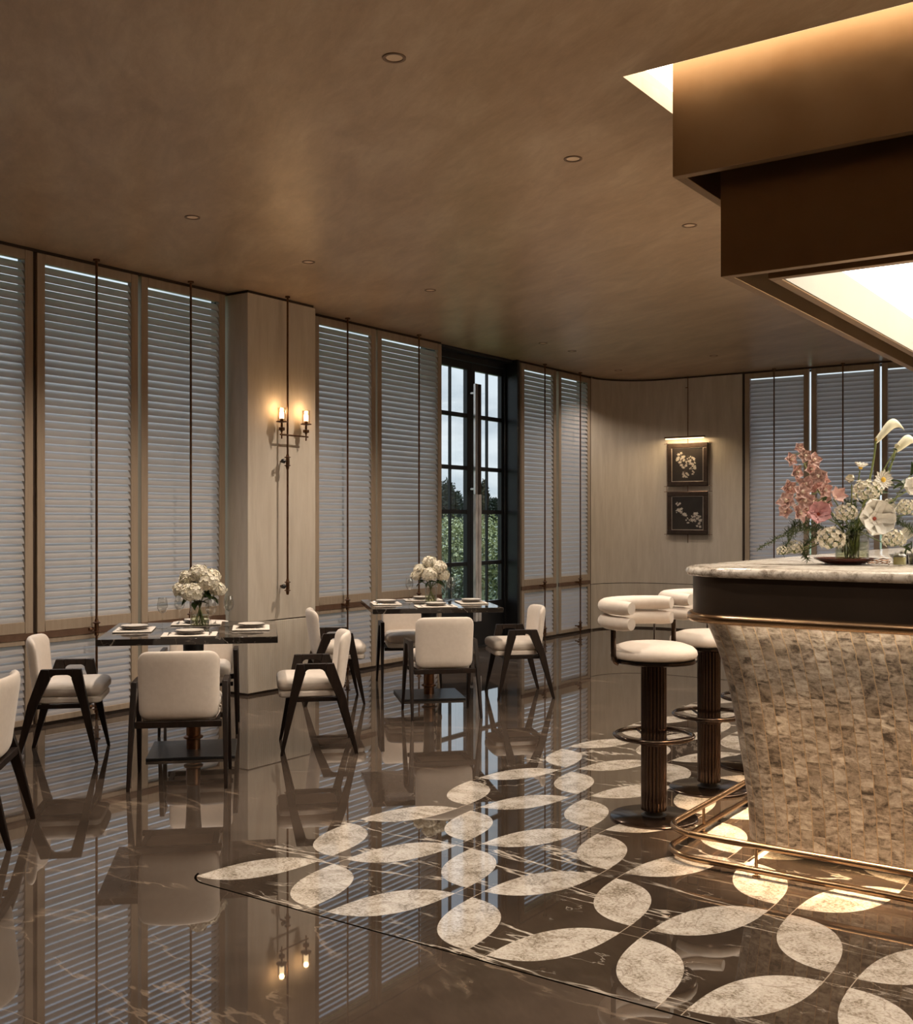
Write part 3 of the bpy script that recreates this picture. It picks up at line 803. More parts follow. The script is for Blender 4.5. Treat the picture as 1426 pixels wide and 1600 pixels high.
for (px, d_, hgt, wd, lbl) in ((700, 62, 3.6, 1.1, 'dark round-topped tree beyond the meadow, seen through the near leaf of the door'),
                               (715, 70, 3.1, 0.9, 'lower dark tree beyond the meadow, close beside the round-topped tree'),
                               (756, 62, 3.55, 0.62, 'dark pointed tree beyond the meadow, seen through the far leaf of the door'),
                               (772, 68, 2.7, 0.9, 'short brownish-green tree beside the pointed tree beyond the meadow'),
                               (682, 66, 3.8, 1.4, 'dark tree beyond the meadow, half hidden by the shutter before the door')):
    r_ = (px - 713) / 1700 * d_
    x = r_ * cos(CAM_YAW) - d_ * sin(CAM_YAW); y = r_ * sin(CAM_YAW) + d_ * cos(CAM_YAW)
    rt = empty('tree', (x, y, 0.2), label=lbl, cat='tree', group='dark trees beyond the meadow')
    b = MB()
    for q in range(9):
        a = q / 9
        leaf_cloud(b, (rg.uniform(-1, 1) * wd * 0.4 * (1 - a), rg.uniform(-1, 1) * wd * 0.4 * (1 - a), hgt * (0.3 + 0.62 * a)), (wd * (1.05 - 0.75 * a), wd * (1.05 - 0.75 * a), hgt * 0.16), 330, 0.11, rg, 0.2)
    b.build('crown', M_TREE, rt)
    b = MB(); b.tube([(0, 0, -0.3), (0.03, 0, hgt * 0.3), (0, 0.03, hgt * 0.7)], 0.1, 7, rs=[0.14, 0.1, 0.05]); b.build('trunk', M_BARK, rt)
hb = MB()
for k in range(24):
    x = -95 + rg.uniform(-6, 6); y = 20 + k * 8
    hb.ico((x, y, -1.5), 9, 2, (1.0, 1.0, 0.42), 0.03, rg)
hb.build('hills', mat('hazy_hill_grass', rough=1.0, build=tone((0.15, 0.20, 0.20), (0.20, 0.25, 0.25), 0.2)), kind='structure')

# ------------------------------------------------------------------ bar canopy hanging in the opening
cn = empty('bar_canopy', (0, 0, 0), label='stepped dark bronze canopy with glowing panel hanging over the bar', cat='canopy')
def hollow(b, x0, x1, y0, y1, z0, z1, th, rim=0.0):
    b.bb(x0, x1, y0, y0 + th, z0, z1); b.bb(x0, x1, y1 - th, y1, z0, z1)
    b.bb(x0, x0 + th, y0 + th, y1 - th, z0, z1); b.bb(x1 - th, x1, y0 + th, y1 - th, z0, z1)
d1, d2, d3 = 0.153, 0.304, 0.455
X1c, Y1c = OX1, OY1
b = MB(); hollow(b, OX0 + d1, X1c - d1, OY0 + d1, Y1c - d1, 2.84, CEIL + 0.07, 0.045)
b.build('upper_tier', M_BRONZE, cn, bevel=0.002, segs=1)
b = MB(); hollow(b, OX0 + d2, X1c - d2, OY0 + d2, Y1c - d2, 2.43, 3.18, 0.045)
b.build('middle_tier', M_BRONZE, cn, bevel=0.002, segs=1)
b = MB(); hollow(b, OX0 + d3, X1c - d3, OY0 + d3, Y1c - d3, 2.43, 2.66, 0.045)
b.build('light_box', M_BRONZE, cn, bevel=0.002, segs=1)
b = MB(); b.bb(OX0 + d1 + 0.045, X1c - d1 - 0.045, OY0 + d1 + 0.045, Y1c - d1 - 0.045, 3.19, 3.21)
b.build('inner_soffit', M_BLACK, cn, smooth=False)
b = MB(); b.bb(OX0 + d3 + 0.046, X1c - d3 - 0.046, OY0 + d3 + 0.046, Y1c - d3 - 0.046, 2.63, 2.65)
b.build('glowing_panel', E_PANEL, cn, smooth=False)
b = MB(); hollow(b, OX0 + d3 + 0.0455, X1c - d3 - 0.0455, OY0 + d3 + 0.0455, Y1c - d3 - 0.0455, 2.436, 2.63, 0.006)
b.build('box_lining', mat('pale_box_lining', rough=0.5, build=tone((0.25, 0.22, 0.175), (0.27, 0.24, 0.19), 2)), cn, smooth=False)
b = MB()
for x0, x1, y0, y1 in ((OX0 + d2 + 0.046, OX0 + d3 - 0.001, OY0 + d2 + 0.046, Y1c - d2 - 0.046), (OX0 + d3, X1c - d3, OY0 + d2 + 0.046, OY0 + d3 - 0.001)):
    b.bb(x0, x1, y0, y1, 2.60, 2.62)
b.build('gap_floor', M_BLACK, cn, smooth=False)

# ------------------------------------------------------------------ recessed ceiling downlights
M_RING = mat('brown_painted_ring', rough=0.5, build=tone((0.20, 0.12, 0.07), (0.26, 0.16, 0.10), 30))
DL = [(-2.683, 3.41, 'small round downlight in the ceiling, the one with the largest ring in view'),
      (-2.686, 4.883, 'small round downlight in the ceiling just beside the canopy upper tier'),
      (-5.098, 4.50, 'small round downlight in the ceiling above the front dining table'),
      (-2.695, 6.399, 'small round downlight in the ceiling next to the canopy middle tier'),
      (-5.150, 7.01, 'small round downlight in the ceiling above the rear dining table'),
      (-5.724, 9.763, 'tiny round downlight in the ceiling near the glazed door'),
      (-5.732, 10.40, 'tiny round downlight in the ceiling past the glazed door'),
      (-6.00, 12.05, 'tiny round downlight in the ceiling by the rounded stone corner')]
DL_EXTRA = [(-5.1, 1.9, 60), (-2.68, 1.4, 60), (-1.1, 2.3, 120), (0.6, 2.3, 90), (-2.7, 8.3, 60), (-2.7, 10.6, 60), (-4.6, 11.6, 50), (-5.3, 5.75, 20)]  # further fittings added as fill light, strongest before the bar front
DL_POWER = {0: 80, 1: 82, 2: 130, 3: 70, 4: 135, 5: 16, 6: 16, 7: 45}
def downlight(x, y, label, power, lit=True):
    root = empty('ceiling_downlight', (x, y, CEIL), label=label, cat='ceiling light', group='small round downlights in the ceiling')
    b = MB(); b.lathe([(0.047, 0.001), (0.047, -0.004), (0.036, -0.004), (0.032, 0.012), (0.032, 0.001)], 24); b.build('trim_ring', M_RING, root)
    b = MB(); b.lathe([(0.032, -0.001), (0.030, 0.0), (0, 0.0)], 24); b.build('lens', E_DOWN, root)
    lamp('downlight_beam', 'SPOT', (0, 0, -0.03), power, (1.0, 0.86, 0.71), root, spot_size=radians(125), spot_blend=1.0, shadow_soft_size=0.03)
for i, (x, y, l) in enumerate(DL): downlight(x, y, l, DL_POWER[i])
for (x, y, e), w_ in zip(DL_EXTRA, ('nearer the camera than all others by the window wall', 'over the open floor before the bar', 'in front of the bar corner', 'in front of the bar, past its corner',
                                    'over the third bar stool', 'past the canopy end', 'before the framed pictures', 'close to the column sconce')):
    downlight(x, y, 'added small round ceiling downlight %s' % w_, e)

# ------------------------------------------------------------------ dining tables
def make_table(x, y, label):
    root = empty('dining_table', (x, y, 0), pi / 4, label=label, cat='table', group='square black marble dining tables')
    b = MB(); b.bb(-0.5, 0.5, -0.5, 0.5, 0.703, 0.740); b.build('tabletop', M_TABLE, root, bevel=0.003)
    b = MB()
    b.lathe([(0, 0.70), (0.070, 0.70), (0.070, 0.665), (0.062, 0.655), (0.060, 0.56), (0.045, 0.42), (0.039, 0.26), (0.037, 0.018), (0, 0.018)], 32)
    b.build('pedestal', M_BLACK, root)
    b = MB()
    b.lathe([(0.038, 0.205), (0.043, 0.20), (0.043, 0.10), (0.058, 0.092), (0.058, 0.082), (0.042, 0.075), (0.042, 0.018)], 32)
    b.build('collar', M_COPPER, root)
    b = MB(); b.bb(-0.255, 0.255, -0.255, 0.255, 0.0, 0.018); b.build('base_plate', M_BLACK, root, bevel=0.003)
    return root
T1 = (-5.102, 4.512); T2 = (-5.167, 7.015)
make_table(*T1, 'square black marble pedestal table in front of the stone column')
make_table(*T2, 'square black marble pedestal table near the black glazed door')

# ------------------------------------------------------------------ dining armchairs
def make_chair():
    root = empty('dining_armchair')
    tx = 0.032
    def leg(xc, pts, top_off):
        b = MB(); splay = 0.012 * (1 if xc > 0 else -1)
        n = len(pts); vs = []
        for s_ in (-1, 1):
            for (y, z) in pts:
                k = 0.55 + 0.45 * min(1, z / 0.5)
                vs.append((xc + splay * (1 - z / 0.545) + s_ * tx / 2 * k, y, z))
        b.add(vs, [list(range(n))[::-1], list(range(n, 2 * n))] + [(i, (i + 1) % n, n + (i + 1) % n, n + i) for i in range(n)])
        b.build('leg', M_WOOD, root, bevel=0.003, segs=1)
    for sx in (-1, 1):
        xc = sx * 0.236
        leg(xc, [(0.198, 0.0), (0.216, 0.0), (0.160, 0.34), (0.120, 0.545), (0.074, 0.545), (0.066, 0.49), (0.112, 0.34)], 0)
        leg(xc, [(-0.250, 0.0), (-0.228, 0.0), (-0.120, 0.34), (-0.050, 0.49), (-0.058, 0.545), (-0.104, 0.545), (-0.176, 0.34)], 0)
        b = MB()
        pts = [(0, 0.0735, 0.545), (0, -0.0575, 0.545), (0, -0.049, 0.494), (0, -0.036, 0.507), (0, -0.020, 0.512), (0, 0.045, 0.512), (0, 0.058, 0.507), (0, 0.067, 0.496)]
        b.prism(pts, (tx, 0, 0), (xc - tx / 2, 0, 0)); b.build('armrest', M_WOOD, root, bevel=0.002, segs=1)
    b = MB()
    b.bb(-0.222, 0.222, -0.176, -0.146, 0.312, 0.346)
    b.bb(-0.222, 0.222, 0.120, 0.150, 0.308, 0.334)
    b.bb(-0.20, -0.17, -0.146, 0.120, 0.310, 0.334); b.bb(0.17, 0.20, -0.146, 0.120, 0.310, 0.334)
    b.build('seat_frame', M_WOOD, root, bevel=0.002, segs=1)
    def seatf(p):
        x, y, z = p
        z += 0.010 * (1 - (x / 0.2) ** 2) * (1 if z > 0 else 0) + 0.02 * max(0, -y - 0.1)
        return (x * (1 + 0.04 * y / 0.19), y + 0.045, z + 0.414)
    b = MB(); b.rbox((0.203, 0.188, 0.040), (0.05, 0.05, 0.033), seatf); b.build('seat', M_CREAM, root)
    b = MB(); b.rbox((0.197, 0.180, 0.022), (0.04, 0.04, 0.012), lambda p: (p.x * (1 + 0.04 * p.y / 0.19), p.y + 0.043, p.z + 0.356)); b.build('seat_base', M_CREAM, root)
    def backf(p):
        x, y, z = p
        zz = z + 0.535
        k = (zz - 0.35) / 0.37
        yy = y - 0.150 - 0.055 * k + 1.15 * x * x * (0.55 + 0.45 * k)
        return (x * (0.97 + 0.03 * k), yy, zz - 0.006 * (x / 0.2) ** 2)
    b = MB(); b.rbox((0.213, 0.026, 0.183), (0.055, 0.024, 0.055), backf, n=8); b.build('backrest', M_CREAM, root)
    return root
proto = make_chair()
H = pi / 4      # the tables stand diagonally in the room
def to_ang(dx, dy): return atan2(-dx, dy)
def cam_w(r, d): return (r * cos(CAM_YAW) - d * sin(CAM_YAW), r * sin(CAM_YAW) + d * cos(CAM_YAW))
CH = [((-5.637, 4.004), T1, 0.00, 'cream armchair side-on at the front table, next to the edge-cropped chair'),
      ((-4.592, 5.039), T1, 0.00, 'cream armchair at the front table backing onto the rear table'),
      ((-4.599, 3.984), T1, -0.02, 'cream armchair at the front table showing its full back to the room'),
      ((-5.600, 5.010), T1, 0.00, 'cream armchair at the front table, mostly hidden behind the tabletop and pedestal'),
      ((-5.655, 6.431), T2, 0.02, 'cream armchair at the rear table, half hidden behind a chair of the front table'),
      ((-4.632, 7.486), T2, 0.00, 'cream armchair at the rear table on its far side towards the bar'),
      ((-4.626, 6.424), T2, 0.03, 'cream armchair at the rear table showing its full back to the room'),
      ((-5.672, 7.407), T2, 0.00, 'cream armchair on the window side of the rear table, facing the room'),
      ((-4.553, 2.712), None, 0.0, 'cream armchair cut off by the edge of the photo')]
for i, (p, tb, jit, lbl) in enumerate(CH):
    o = proto if i == 0 else copy_tree(proto)
    o.location = (p[0], p[1], 0)
    if tb is not None:
        ang = to_ang(tb[0] - p[0], tb[1] - p[1])
        ang = round((ang - pi / 4) / (pi / 2)) * (pi / 2) + pi / 4
    else:
        ang = 3 * pi / 4
    o.rotation_euler = (0, 0, ang + jit)
    tag(o, lbl, 'chair', 'cream upholstered dining armchairs')

# ------------------------------------------------------------------ place settings
def make_setting():
    """each piece is lifted away on its own: returns list of top-level objects around local origin"""
    m = MB(); m.rbox((0.155, 0.112, 0.004), (0.006, 0.006, 0.003), n=1, k=2)
    pm = m.build('placemat', M_MATT)
    pr = MB(); pr.lathe([(0, 0.002), (0.050, 0.0), (0.062, 0.003), (0.086, 0.012), (0.086, 0.015), (0.060, 0.008), (0, 0.006)], 40)
    p1 = pr.build('dinner_plate', M_PLATE)
    pr = MB(); pr.lathe([(0, 0.002), (0.045, 0.0), (0.055, 0.003), (0.079, 0.013), (0.079, 0.016), (0.054, 0.008), (0, 0.006)], 40)
    p2 = pr.build('side_plate', M_PLATEW)
    f = MB(); f.tube([(0, -0.085, 0.003), (0, 0.03, 0.003), (0, 0.045, 0.004), (0, 0.060, 0.003)], 0.002, 6, rs=[(0.003, 0.0015), (0.0022, 0.0015), (0.008, 0.0015), (0.009, 0.0012)])
    for q in (-0.006, -0.002, 0.002, 0.006): f.tube([(q, 0.060, 0.003), (q, 0.090, 0.005)], 0.001, 5)
    fk = f.build('fork', M_CUTL)
    k = MB(); k.tube([(0, -0.09, 0.003), (0, 0.0, 0.003), (0, 0.005, 0.003), (0, 0.07, 0.003), (0, 0.10, 0.003)], 0.003, 6, rs=[(0.004, 0.002), (0.003, 0.002), (0.007, 0.001), (0.008, 0.0008), (0.002, 0.0008)])
    kn = k.build('knife', M_CUTL)
    return [(pm, (0, 0, 0.0044), 'placemat'), (p1, (0, 0.0, 0.0084), 'plate'), (p2, (0, 0.0, 0.0170), 'plate'), (fk, (-0.115, 0, 0.0085), 'fork'), (kn, (0.115, 0, 0.0085), 'knife')]
setting = make_setting()
WORDS = {'placemat': 'ivory rectangular placemat', 'dinner_plate': 'grey dinner plate', 'side_plate': 'small ivory plate', 'fork': 'fork beside the plates', 'knife': 'knife beside the plates'}
GR = {'placemat': 'ivory placemats on the dining tables', 'dinner_plate': 'grey plates of the place settings', 'side_plate': 'ivory plates of the place settings', 'fork': 'forks of the place settings', 'knife': 'knives of the place settings'}
first = True
for tb, tname in ((T1, 'front table'), (T2, 'rear table')):
    for k, seat in enumerate(('at the chair showing its back', 'on the bar side', 'on the window side', 'at the side-on chair opposite the bar')):
        # side directions of the diagonal tables
        a = {0: -pi / 4, 1: pi / 4, 2: 3 * pi / 4, 3: -3 * pi / 4}[k]
        dx, dy = cos(a), sin(a)
        ang = atan2(dx, -dy)
        for (o, off, cat) in setting:
            q = o if first else o.copy()
            if not first: C.objects.link(q)
            cx, cy = tb[0] + dx * 0.345, tb[1] + dy * 0.345
            ox = off[0] * cos(ang) - off[1] * sin(ang); oy = off[0] * sin(ang) + off[1] * cos(ang)
            q.location = (cx + ox, cy + oy, 0.7402 + off[2]); q.rotation_euler = (0, 0, ang)
            key = o.name.split('.')[0]
            tag(q, '%s on the %s, %s' % (WORDS[key], tname, seat), cat, GR[key])
        first = False

# ------------------------------------------------------------------ wine glasses
def make_glass():
    root = empty('wine_glass')
    b = MB(); b.lathe([(0, 0.0), (0.034, 0.0), (0.034, 0.002), (0.006, 0.006), (0.0035, 0.012), (0.0032, 0.085), (0.006, 0.092)], 24); b.build('stem', M_GLASS, root)
    b = MB(); b.lathe([(0.006, 0.092), (0.020, 0.100), (0.031, 0.120), (0.033, 0.138), (0.029, 0.165), (0.025, 0.188), (0.0242, 0.188), (0.0282, 0.165), (0.032, 0.138), (0.030, 0.121), (0.019, 0.102), (0, 0.095)], 24); b.build('bowl', M_GLASS, root)
    return root
gp = make_glass()
for i, (x, y, l) in enumerate(((-5.32, 4.457, 'clear wine glass on the front table, first in line from the photo edge'),
                               (-5.405, 4.666, 'clear wine glass on the front table behind the flower vase'),
                               (-4.969, 4.531, 'clear wine glass on the front table right in front of the vase'),
                               (-5.09, 4.788, 'clear wine glass on the front table, standing alone before the stone column'),
                               (-5.472, 7.156, 'clear wine glass on the rear table on the shutter side of the vase'),
                               (-5.209, 7.303, 'clear wine glass on the rear table just past the vase'),
                               (-5.24, 7.43, 'clear wine glass on the rear table, the one closest to the door'))):
    o = gp if i == 0 else copy_tree(gp)
    o.location = (x, y, 0.7404); tag(o, l, 'wine glass', 'wine glasses on the dining tables')

# ------------------------------------------------------------------ hydrangeas in glass vases
def hydrangea_head(rnd, R):
    b = MB(); b.m = 1
    b.ico((0, 0, 0), R * 0.86, 2, (1, 1, 0.86))
    b.m = 0
    N = 120
    for i in range(N):
        z = 1 - 2 * (i + 0.5) / N
        if z < -0.75: continue
        a = i * 2.39996
        s = sqrt(1 - z * z)
        d = Vector((s * cos(a) + rnd.uniform(-0.08, 0.08), s * sin(a) + rnd.uniform(-0.08, 0.08), z))
        p = Vector((d.x, d.y, d.z * 0.86)) * R * rnd.uniform(0.86, 1.03)
        M = frame_from(d + Vector((rnd.uniform(-.3, .3), rnd.uniform(-.3, .3), rnd.uniform(-.2, .3))), loc=p, roll=rnd.uniform(0, 6))
        for k in range(4):
            b.petal(M @ Matrix.Rotation(k * pi / 2, 4, 'Z'), R * 0.24, R * 0.26, 0.12, 0.10, 3, 1, 1.4, 0.2)
    return b
def leaf_mesh(b, base, direction, L, Wd, curl=-0.2, roll=0.0):
    d = Vector(direction).normalized()
    up = Vector((0, 0, 1)) if abs(d.z) < 0.95 else Vector((1, 0, 0))
    y = up.cross(d).normalized(); z = d.cross(y)
    M = Matrix.Translation(Vector(base)) @ Matrix((d, y, z)).transposed().to_4x4() @ Matrix.Rotation(roll, 4, 'X')
    b.petal(M, L, Wd, 0.25, curl, 6, 2, 0.9, 0.05)
def vase_set(x, y, vr, vh, spots, seed, which):
    rnd = random.Random(seed)
    root = empty('glass_vase', (x, y, 0.7404), label='clear glass vase of hydrangeas standing on the %s table' % which, cat='vase', group='glass vases on the dining tables')
    b = MB()
    b.lathe([(0, 0.0), (vr, 0.0), (vr, vh), (vr - 0.003, vh), (vr - 0.003, 0.012), (0, 0.012)], 36); b.build('vessel', M_GLASS, root)
    b = MB(); b.lathe([(0, 0.013), (vr - 0.004, 0.013), (vr - 0.004, vh * 0.42), (0, vh * 0.42)], 32); b.build('water', M_WATER, root)
    for i, (hx, hy, hz, R, where) in enumerate(spots):
        r = empty('hydrangea_stem', (x, y, 0.7404), CAM_YAW, label='cream white hydrangea in the %s table vase, %s' % (which, where), cat='flower', group='cream hydrangeas in the table vases')
        hydrangea_head(rnd, R).build('bloom', [M_PETALW, M_BUD], r, loc=(hx, hy, hz), smooth=False)
        b = MB()
        foot = (-hx * 0.32, -hy * 0.32, 0.016)
        mid = (hx * 0.12, hy * 0.12, vh * 0.85)
        b.tube([foot, mid, (hx * 0.7, hy * 0.7, hz - R * 0.9), (hx, hy, hz - R * 0.4)], 0.0038, 6); b.build('stalk', M_STEM, r)
        b = MB(); a = atan2(hy, hx) + rnd.uniform(-0.8, 0.8)
        for q in range(2):
            aa = a + q * 1.7
            leaf_mesh(b, (hx * 0.5, hy * 0.5, hz - R * 1.0), (cos(aa), sin(aa), -0.3 + 0.5 * q), 0.075, 0.045, -0.35, rnd.uniform(-0.7, 0.7))
        b.build('leaves', M_LEAF, r)
vase_set(-5.162, 4.616, 0.058, 0.185,
         [(0.0, -0.02, 0.335, 0.062, 'top of the bunch'), (-0.075, 0.01, 0.305, 0.055, 'upper side towards the photo edge'), (-0.112, -0.01, 0.235, 0.053, 'lowest on the shutter side'),
          (-0.030, -0.07, 0.222, 0.066, 'big round one at the front'), (0.060, -0.03, 0.280, 0.066, 'facing the room on the column side'), (0.112, 0.0, 0.235, 0.050, 'lowest on the column side'), (0.05, 0.07, 0.31, 0.06, 'at the back of the bunch')], 3, 'front')
vase_set(-5.149, 7.016, 0.048, 0.165,
         [(-0.01, -0.01, 0.330, 0.056, 'top of the bunch'), (-0.085, 0.0, 0.270, 0.052, 'upper on the shutter side'), (-0.115, -0.01, 0.222, 0.046, 'lowest on the shutter side'),
          (-0.015, -0.065, 0.235, 0.062, 'big one facing the room'), (0.065, -0.02, 0.290, 0.060, 'upper on the door side'), (0.095, 0.0, 0.225, 0.052, 'lowest on the door side')], 8, 'rear')

# ------------------------------------------------------------------ wall sconce on the column
sc = empty('wall_sconce', (-6.25, 6.53, 0), label='two-light bronze sconce on a long rod against the stone column', cat='wall lamp')
b = MB(); b.cyl((0, 0, 0), 0.0085, 0.83, CEIL - 0.001, 10); b.lathe([(0.02, CEIL - 0.012), (0.02, CEIL - 0.001), (0, CEIL - 0.001)], 16); b.build('rod', M_ROD, sc)
for z in (1.89, 0.865):
    b = MB()
    b.lathe([(0.009, z - 0.07), (0.013, z - 0.055), (0.015, z - 0.04), (0.026, z - 0.038), (0.026, z - 0.032), (0.015, z - 0.030), (0.015, z + 0.028), (0.026, z + 0.030), (0.026, z + 0.036), (0.014, z + 0.038), (0.009, z + 0.06)], 14)
    b.tube([(0, 0, z), (-0.082, 0, z)], 0.007, 8)
    c = b.build('clamp', M_ROD, sc)
    k = MB(); k.tube([(0, 0, z), (0, -0.04, z), (0, -0.042, z), (0, -0.062, z)], 0, 12, rs=[0.005, 0.005, 0.020, 0.016]); k.build('knob', M_BLACK, c)
b = MB(); b.tube([(0, -0.085, 2.105), (0, 0.245, 2.105)], 0.007, 8); b.build('crossbar', M_ROD, sc)
for yy in (-0.068, 0.221):
    lm = MB()
    lm.lathe([(0, 2.07), (0.006, 2.072), (0.006, 2.125), (0.010, 2.128), (0.010, 2.135), (0.026, 2.14), (0.026, 2.162), (0.010, 2.166), (0.008, 2.20), (0.045, 2.206), (0.045, 2.214), (0.014, 2.216), (0.014, 2.235), (0, 2.235)], 20, (0, yy, 0))
    holder = lm.build('lamp_holder', M_ROD, sc)
    g = MB(); g.lathe([(0.034, 2.214), (0.034, 2.325), (0.0325, 2.325), (0.0325, 2.214)], 28, (0, yy, 0)); g.build('glass_shade', M_SHADEG, holder)
    f = MB()
    for q in range(8):
        a = q * pi / 4
        f.tube([(0.013 * cos(a), yy + 0.013 * sin(a), 2.238), (0.013 * cos(a), yy + 0.013 * sin(a), 2.290)], 0.0022, 5)
    f.cyl((0, yy, 0), 0.019, 2.236, 2.290, 16)
    f.build('bulb', E_FIL, holder)
    lamp('sconce_glow', 'POINT', (0.0, yy, 2.315), 0.75, (1.0, 0.62, 0.30), sc, shadow_soft_size=0.02)

# ------------------------------------------------------------------ framed pictures on the rounded wall
PY = YF - 0.012
pl = empty('picture_rod', (-5.522, YF - 0.045, 0), label='slim bronze hanging rod carrying the two framed flower pictures', cat='rod')
b = MB(); b.cyl((0, 0.012, 0), 0.005, 1.12, CEIL - 0.001, 8); b.tube([(0, 0.012, 3.10), (-0.03, 0.012, 3.10)], 0.006, 6); b.build('rod', M_ROD, pl)
b = MB()
for z in (2.392, 1.845, 1.775, 1.228, ): b.tube([(-0.325, 0.014, z), (0.325, 0.014, z)], 0.0035, 6)
for x in (-0.29, 0.29): b.tube([(x, 0.018, 1.20), (x, 0.018, 2.41)], 0.0025, 6)
b.build('crossbars', M_ROD, pl)
lb = MB(); lb.bb(-0.285, 0.255, -0.075, -0.045, 2.455, 2.475); lb.bb(-0.01, 0.01, -0.045, 0.03, 2.458, 2.472); lo = lb.build('picture_light', M_ROD, pl, bevel=0.003)
lt = MB(); lt.tube([(-0.275, -0.060, 2.449), (0.245, -0.060, 2.449)], 0.007, 8); lt.build('light_tube', E_PICT, lo)
lamp('picture_lamp_glow', 'AREA', (-0.015, -0.085, 2.44), 2.6, (1.0, 0.74, 0.42), pl, rot=(0.25, 0, 0), shape='RECTANGLE', size=0.5, size_y=0.02)
def picture(zc, seed, label, groups):
    rnd = random.Random(seed)
    root = empty('framed_picture', (-5.525, YF - 0.040, zc), label=label, cat='picture', group='square framed flower pictures')
    W2 = 0.273
    b = MB()
    for x0, x1, z0, z1 in ((-W2, W2, W2 - 0.058, W2), (-W2, W2, -W2, -W2 + 0.058), (-W2, -W2 + 0.058, -W2 + 0.058, W2 - 0.058), (W2 - 0.058, W2, -W2 + 0.058, W2 - 0.058)):
        b.bb(x0, x1, -0.012, 0.022, z0, z1)
    b.build('frame', M_PFRAME, root, bevel=0.005)
    b = MB(); wi = W2 - 0.058
    for x0, x1, z0, z1 in ((-wi, wi, wi - 0.006, wi), (-wi, wi, -wi, -wi + 0.006), (-wi, -wi + 0.006, -wi, wi), (wi - 0.006, wi, -wi, wi)):
        b.bb(x0, x1, -0.006, 0.002, z0, z1)
    b.build('fillet', M_PFILLET, root, smooth=False)
    b = MB(); b.bb(-wi, wi, 0.002, 0.012, -wi, wi)
    y = 0.0012
    for (gx, gz, rad, n, size) in groups:
        b.m = 2
        for q in range(max(2, n // 6)):
            a = rnd.uniform(0, 2 * pi); e = Vector((gx + rad * cos(a), y + 0.0004, gz + rad * 0.9 * sin(a)))
            m_ = Vector((gx + rnd.uniform(-.02, .02), y + 0.0004, gz + rnd.uniform(-.02, .02)))
            s = (e - m_).normalized().cross(Vector((0, 1, 0))) * 0.0012
            b.add([m_ - s, m_ + s, e + s, e - s], [(0, 1, 2, 3)])
        b.m = 1
        for q in range(n):
            a = rnd.uniform(0, 2 * pi); rr = rad * sqrt(rnd.random())
            cx, cz = gx + rr * cos(a), gz + rr * sin(a) * 0.9
            if abs(cx) > wi - 0.02 or abs(cz) > wi - 0.02: continue
            s = size * rnd.uniform(0.5, 1.3); ph = rnd.uniform(0, 6)
            n5 = 10
            pts = [(cx + s * (1.0 if k % 2 == 0 else 0.45) * cos(ph + k * 2 * pi / n5), y - 0.0002 * (q % 4), cz + s * 0.85 * (1.0 if k % 2 == 0 else 0.45) * sin(ph + k * 2 * pi / n5)) for k in range(n5)]
            b.add(pts, [list(range(n5))])
    b.build('print', [M_PRINT, M_PBLOOM, M_PSTEM], root, smooth=False)
picture(2.118, 4, 'upper square picture of pale blossoms on dark ground, under the picture light',
        [(-0.10, 0.09, 0.07, 16, 0.022), (0.0, 0.03, 0.10, 34, 0.022), (0.07, -0.02, 0.06, 14, 0.018), (-0.02, -0.12, 0.05, 12, 0.018), (0.07, -0.10, 0.03, 6, 0.014)])
picture(1.500, 9, 'lower square picture of white blossoms on black, unlit',
        [(-0.12, 0.12, 0.03, 6, 0.020), (-0.11, 0.03, 0.05, 18, 0.020), (-0.05, -0.02, 0.03, 6, 0.026), (0.12, -0.06, 0.07, 30, 0.024), (0.02, -0.10, 0.05, 10, 0.014), (0.15, -0.15, 0.035, 8, 0.018)])

# ------------------------------------------------------------------ the bar
BX0, BX1, BY0, BY1 = -1.64, 1.35, 4.42, 8.60
def rrect(t_, r, z, n=10):
    """rounded outline around the bar footprint, grown by t_"""
    x0, x1, y0, y1 = BX0 - t_, BX1 + t_, BY0 - t_, BY1 + t_
    pts = []
    for cx, cy, a0 in ((x1 - r, y0 + r, -pi / 2), (x1 - r, y1 - r, 0), (x0 + r, y1 - r, pi / 2), (x0 + r, y0 + r, pi)):
        for i in range(n + 1):
            a = a0 + i / n * pi / 2
            pts.append(Vector((cx + r * cos(a), cy + r * sin(a), z)))
    return pts
def loft(b, rings, cap0=True, cap1=True):
    n = len(rings[0]); vs = [p for g in rings for p in g]; fs = []
    for i in range(len(rings) - 1):
        for j in range(n):
            k = (j + 1) % n
            fs.append((i * n + j, i * n + k, (i + 1) * n + k, (i + 1) * n + j))
    if cap0: fs.append(list(range(n))[::-1])
    if cap1: fs.append([(len(rings) - 1) * n + j for j in range(n)])
    return b.add(vs, fs)
bar = empty('bar_counter', label='flared bar clad in split stone mosaic with bronze apron and brass foot rail', cat='bar')
TOPZ = 1.21
b = MB()
zs = [0.06, 0.10, 0.22, 0.36, 0.51, 0.62, 0.70, 0.80, 0.88, 0.95, 1.0]
ts = [0.0, 0.001, 0.008, 0.024, 0.044, 0.060, 0.074, 0.096, 0.118, 0.142, 0.160]
n = len(rrect(0, 0.15, 0))
ref = rrect(0, 0.15, 0)
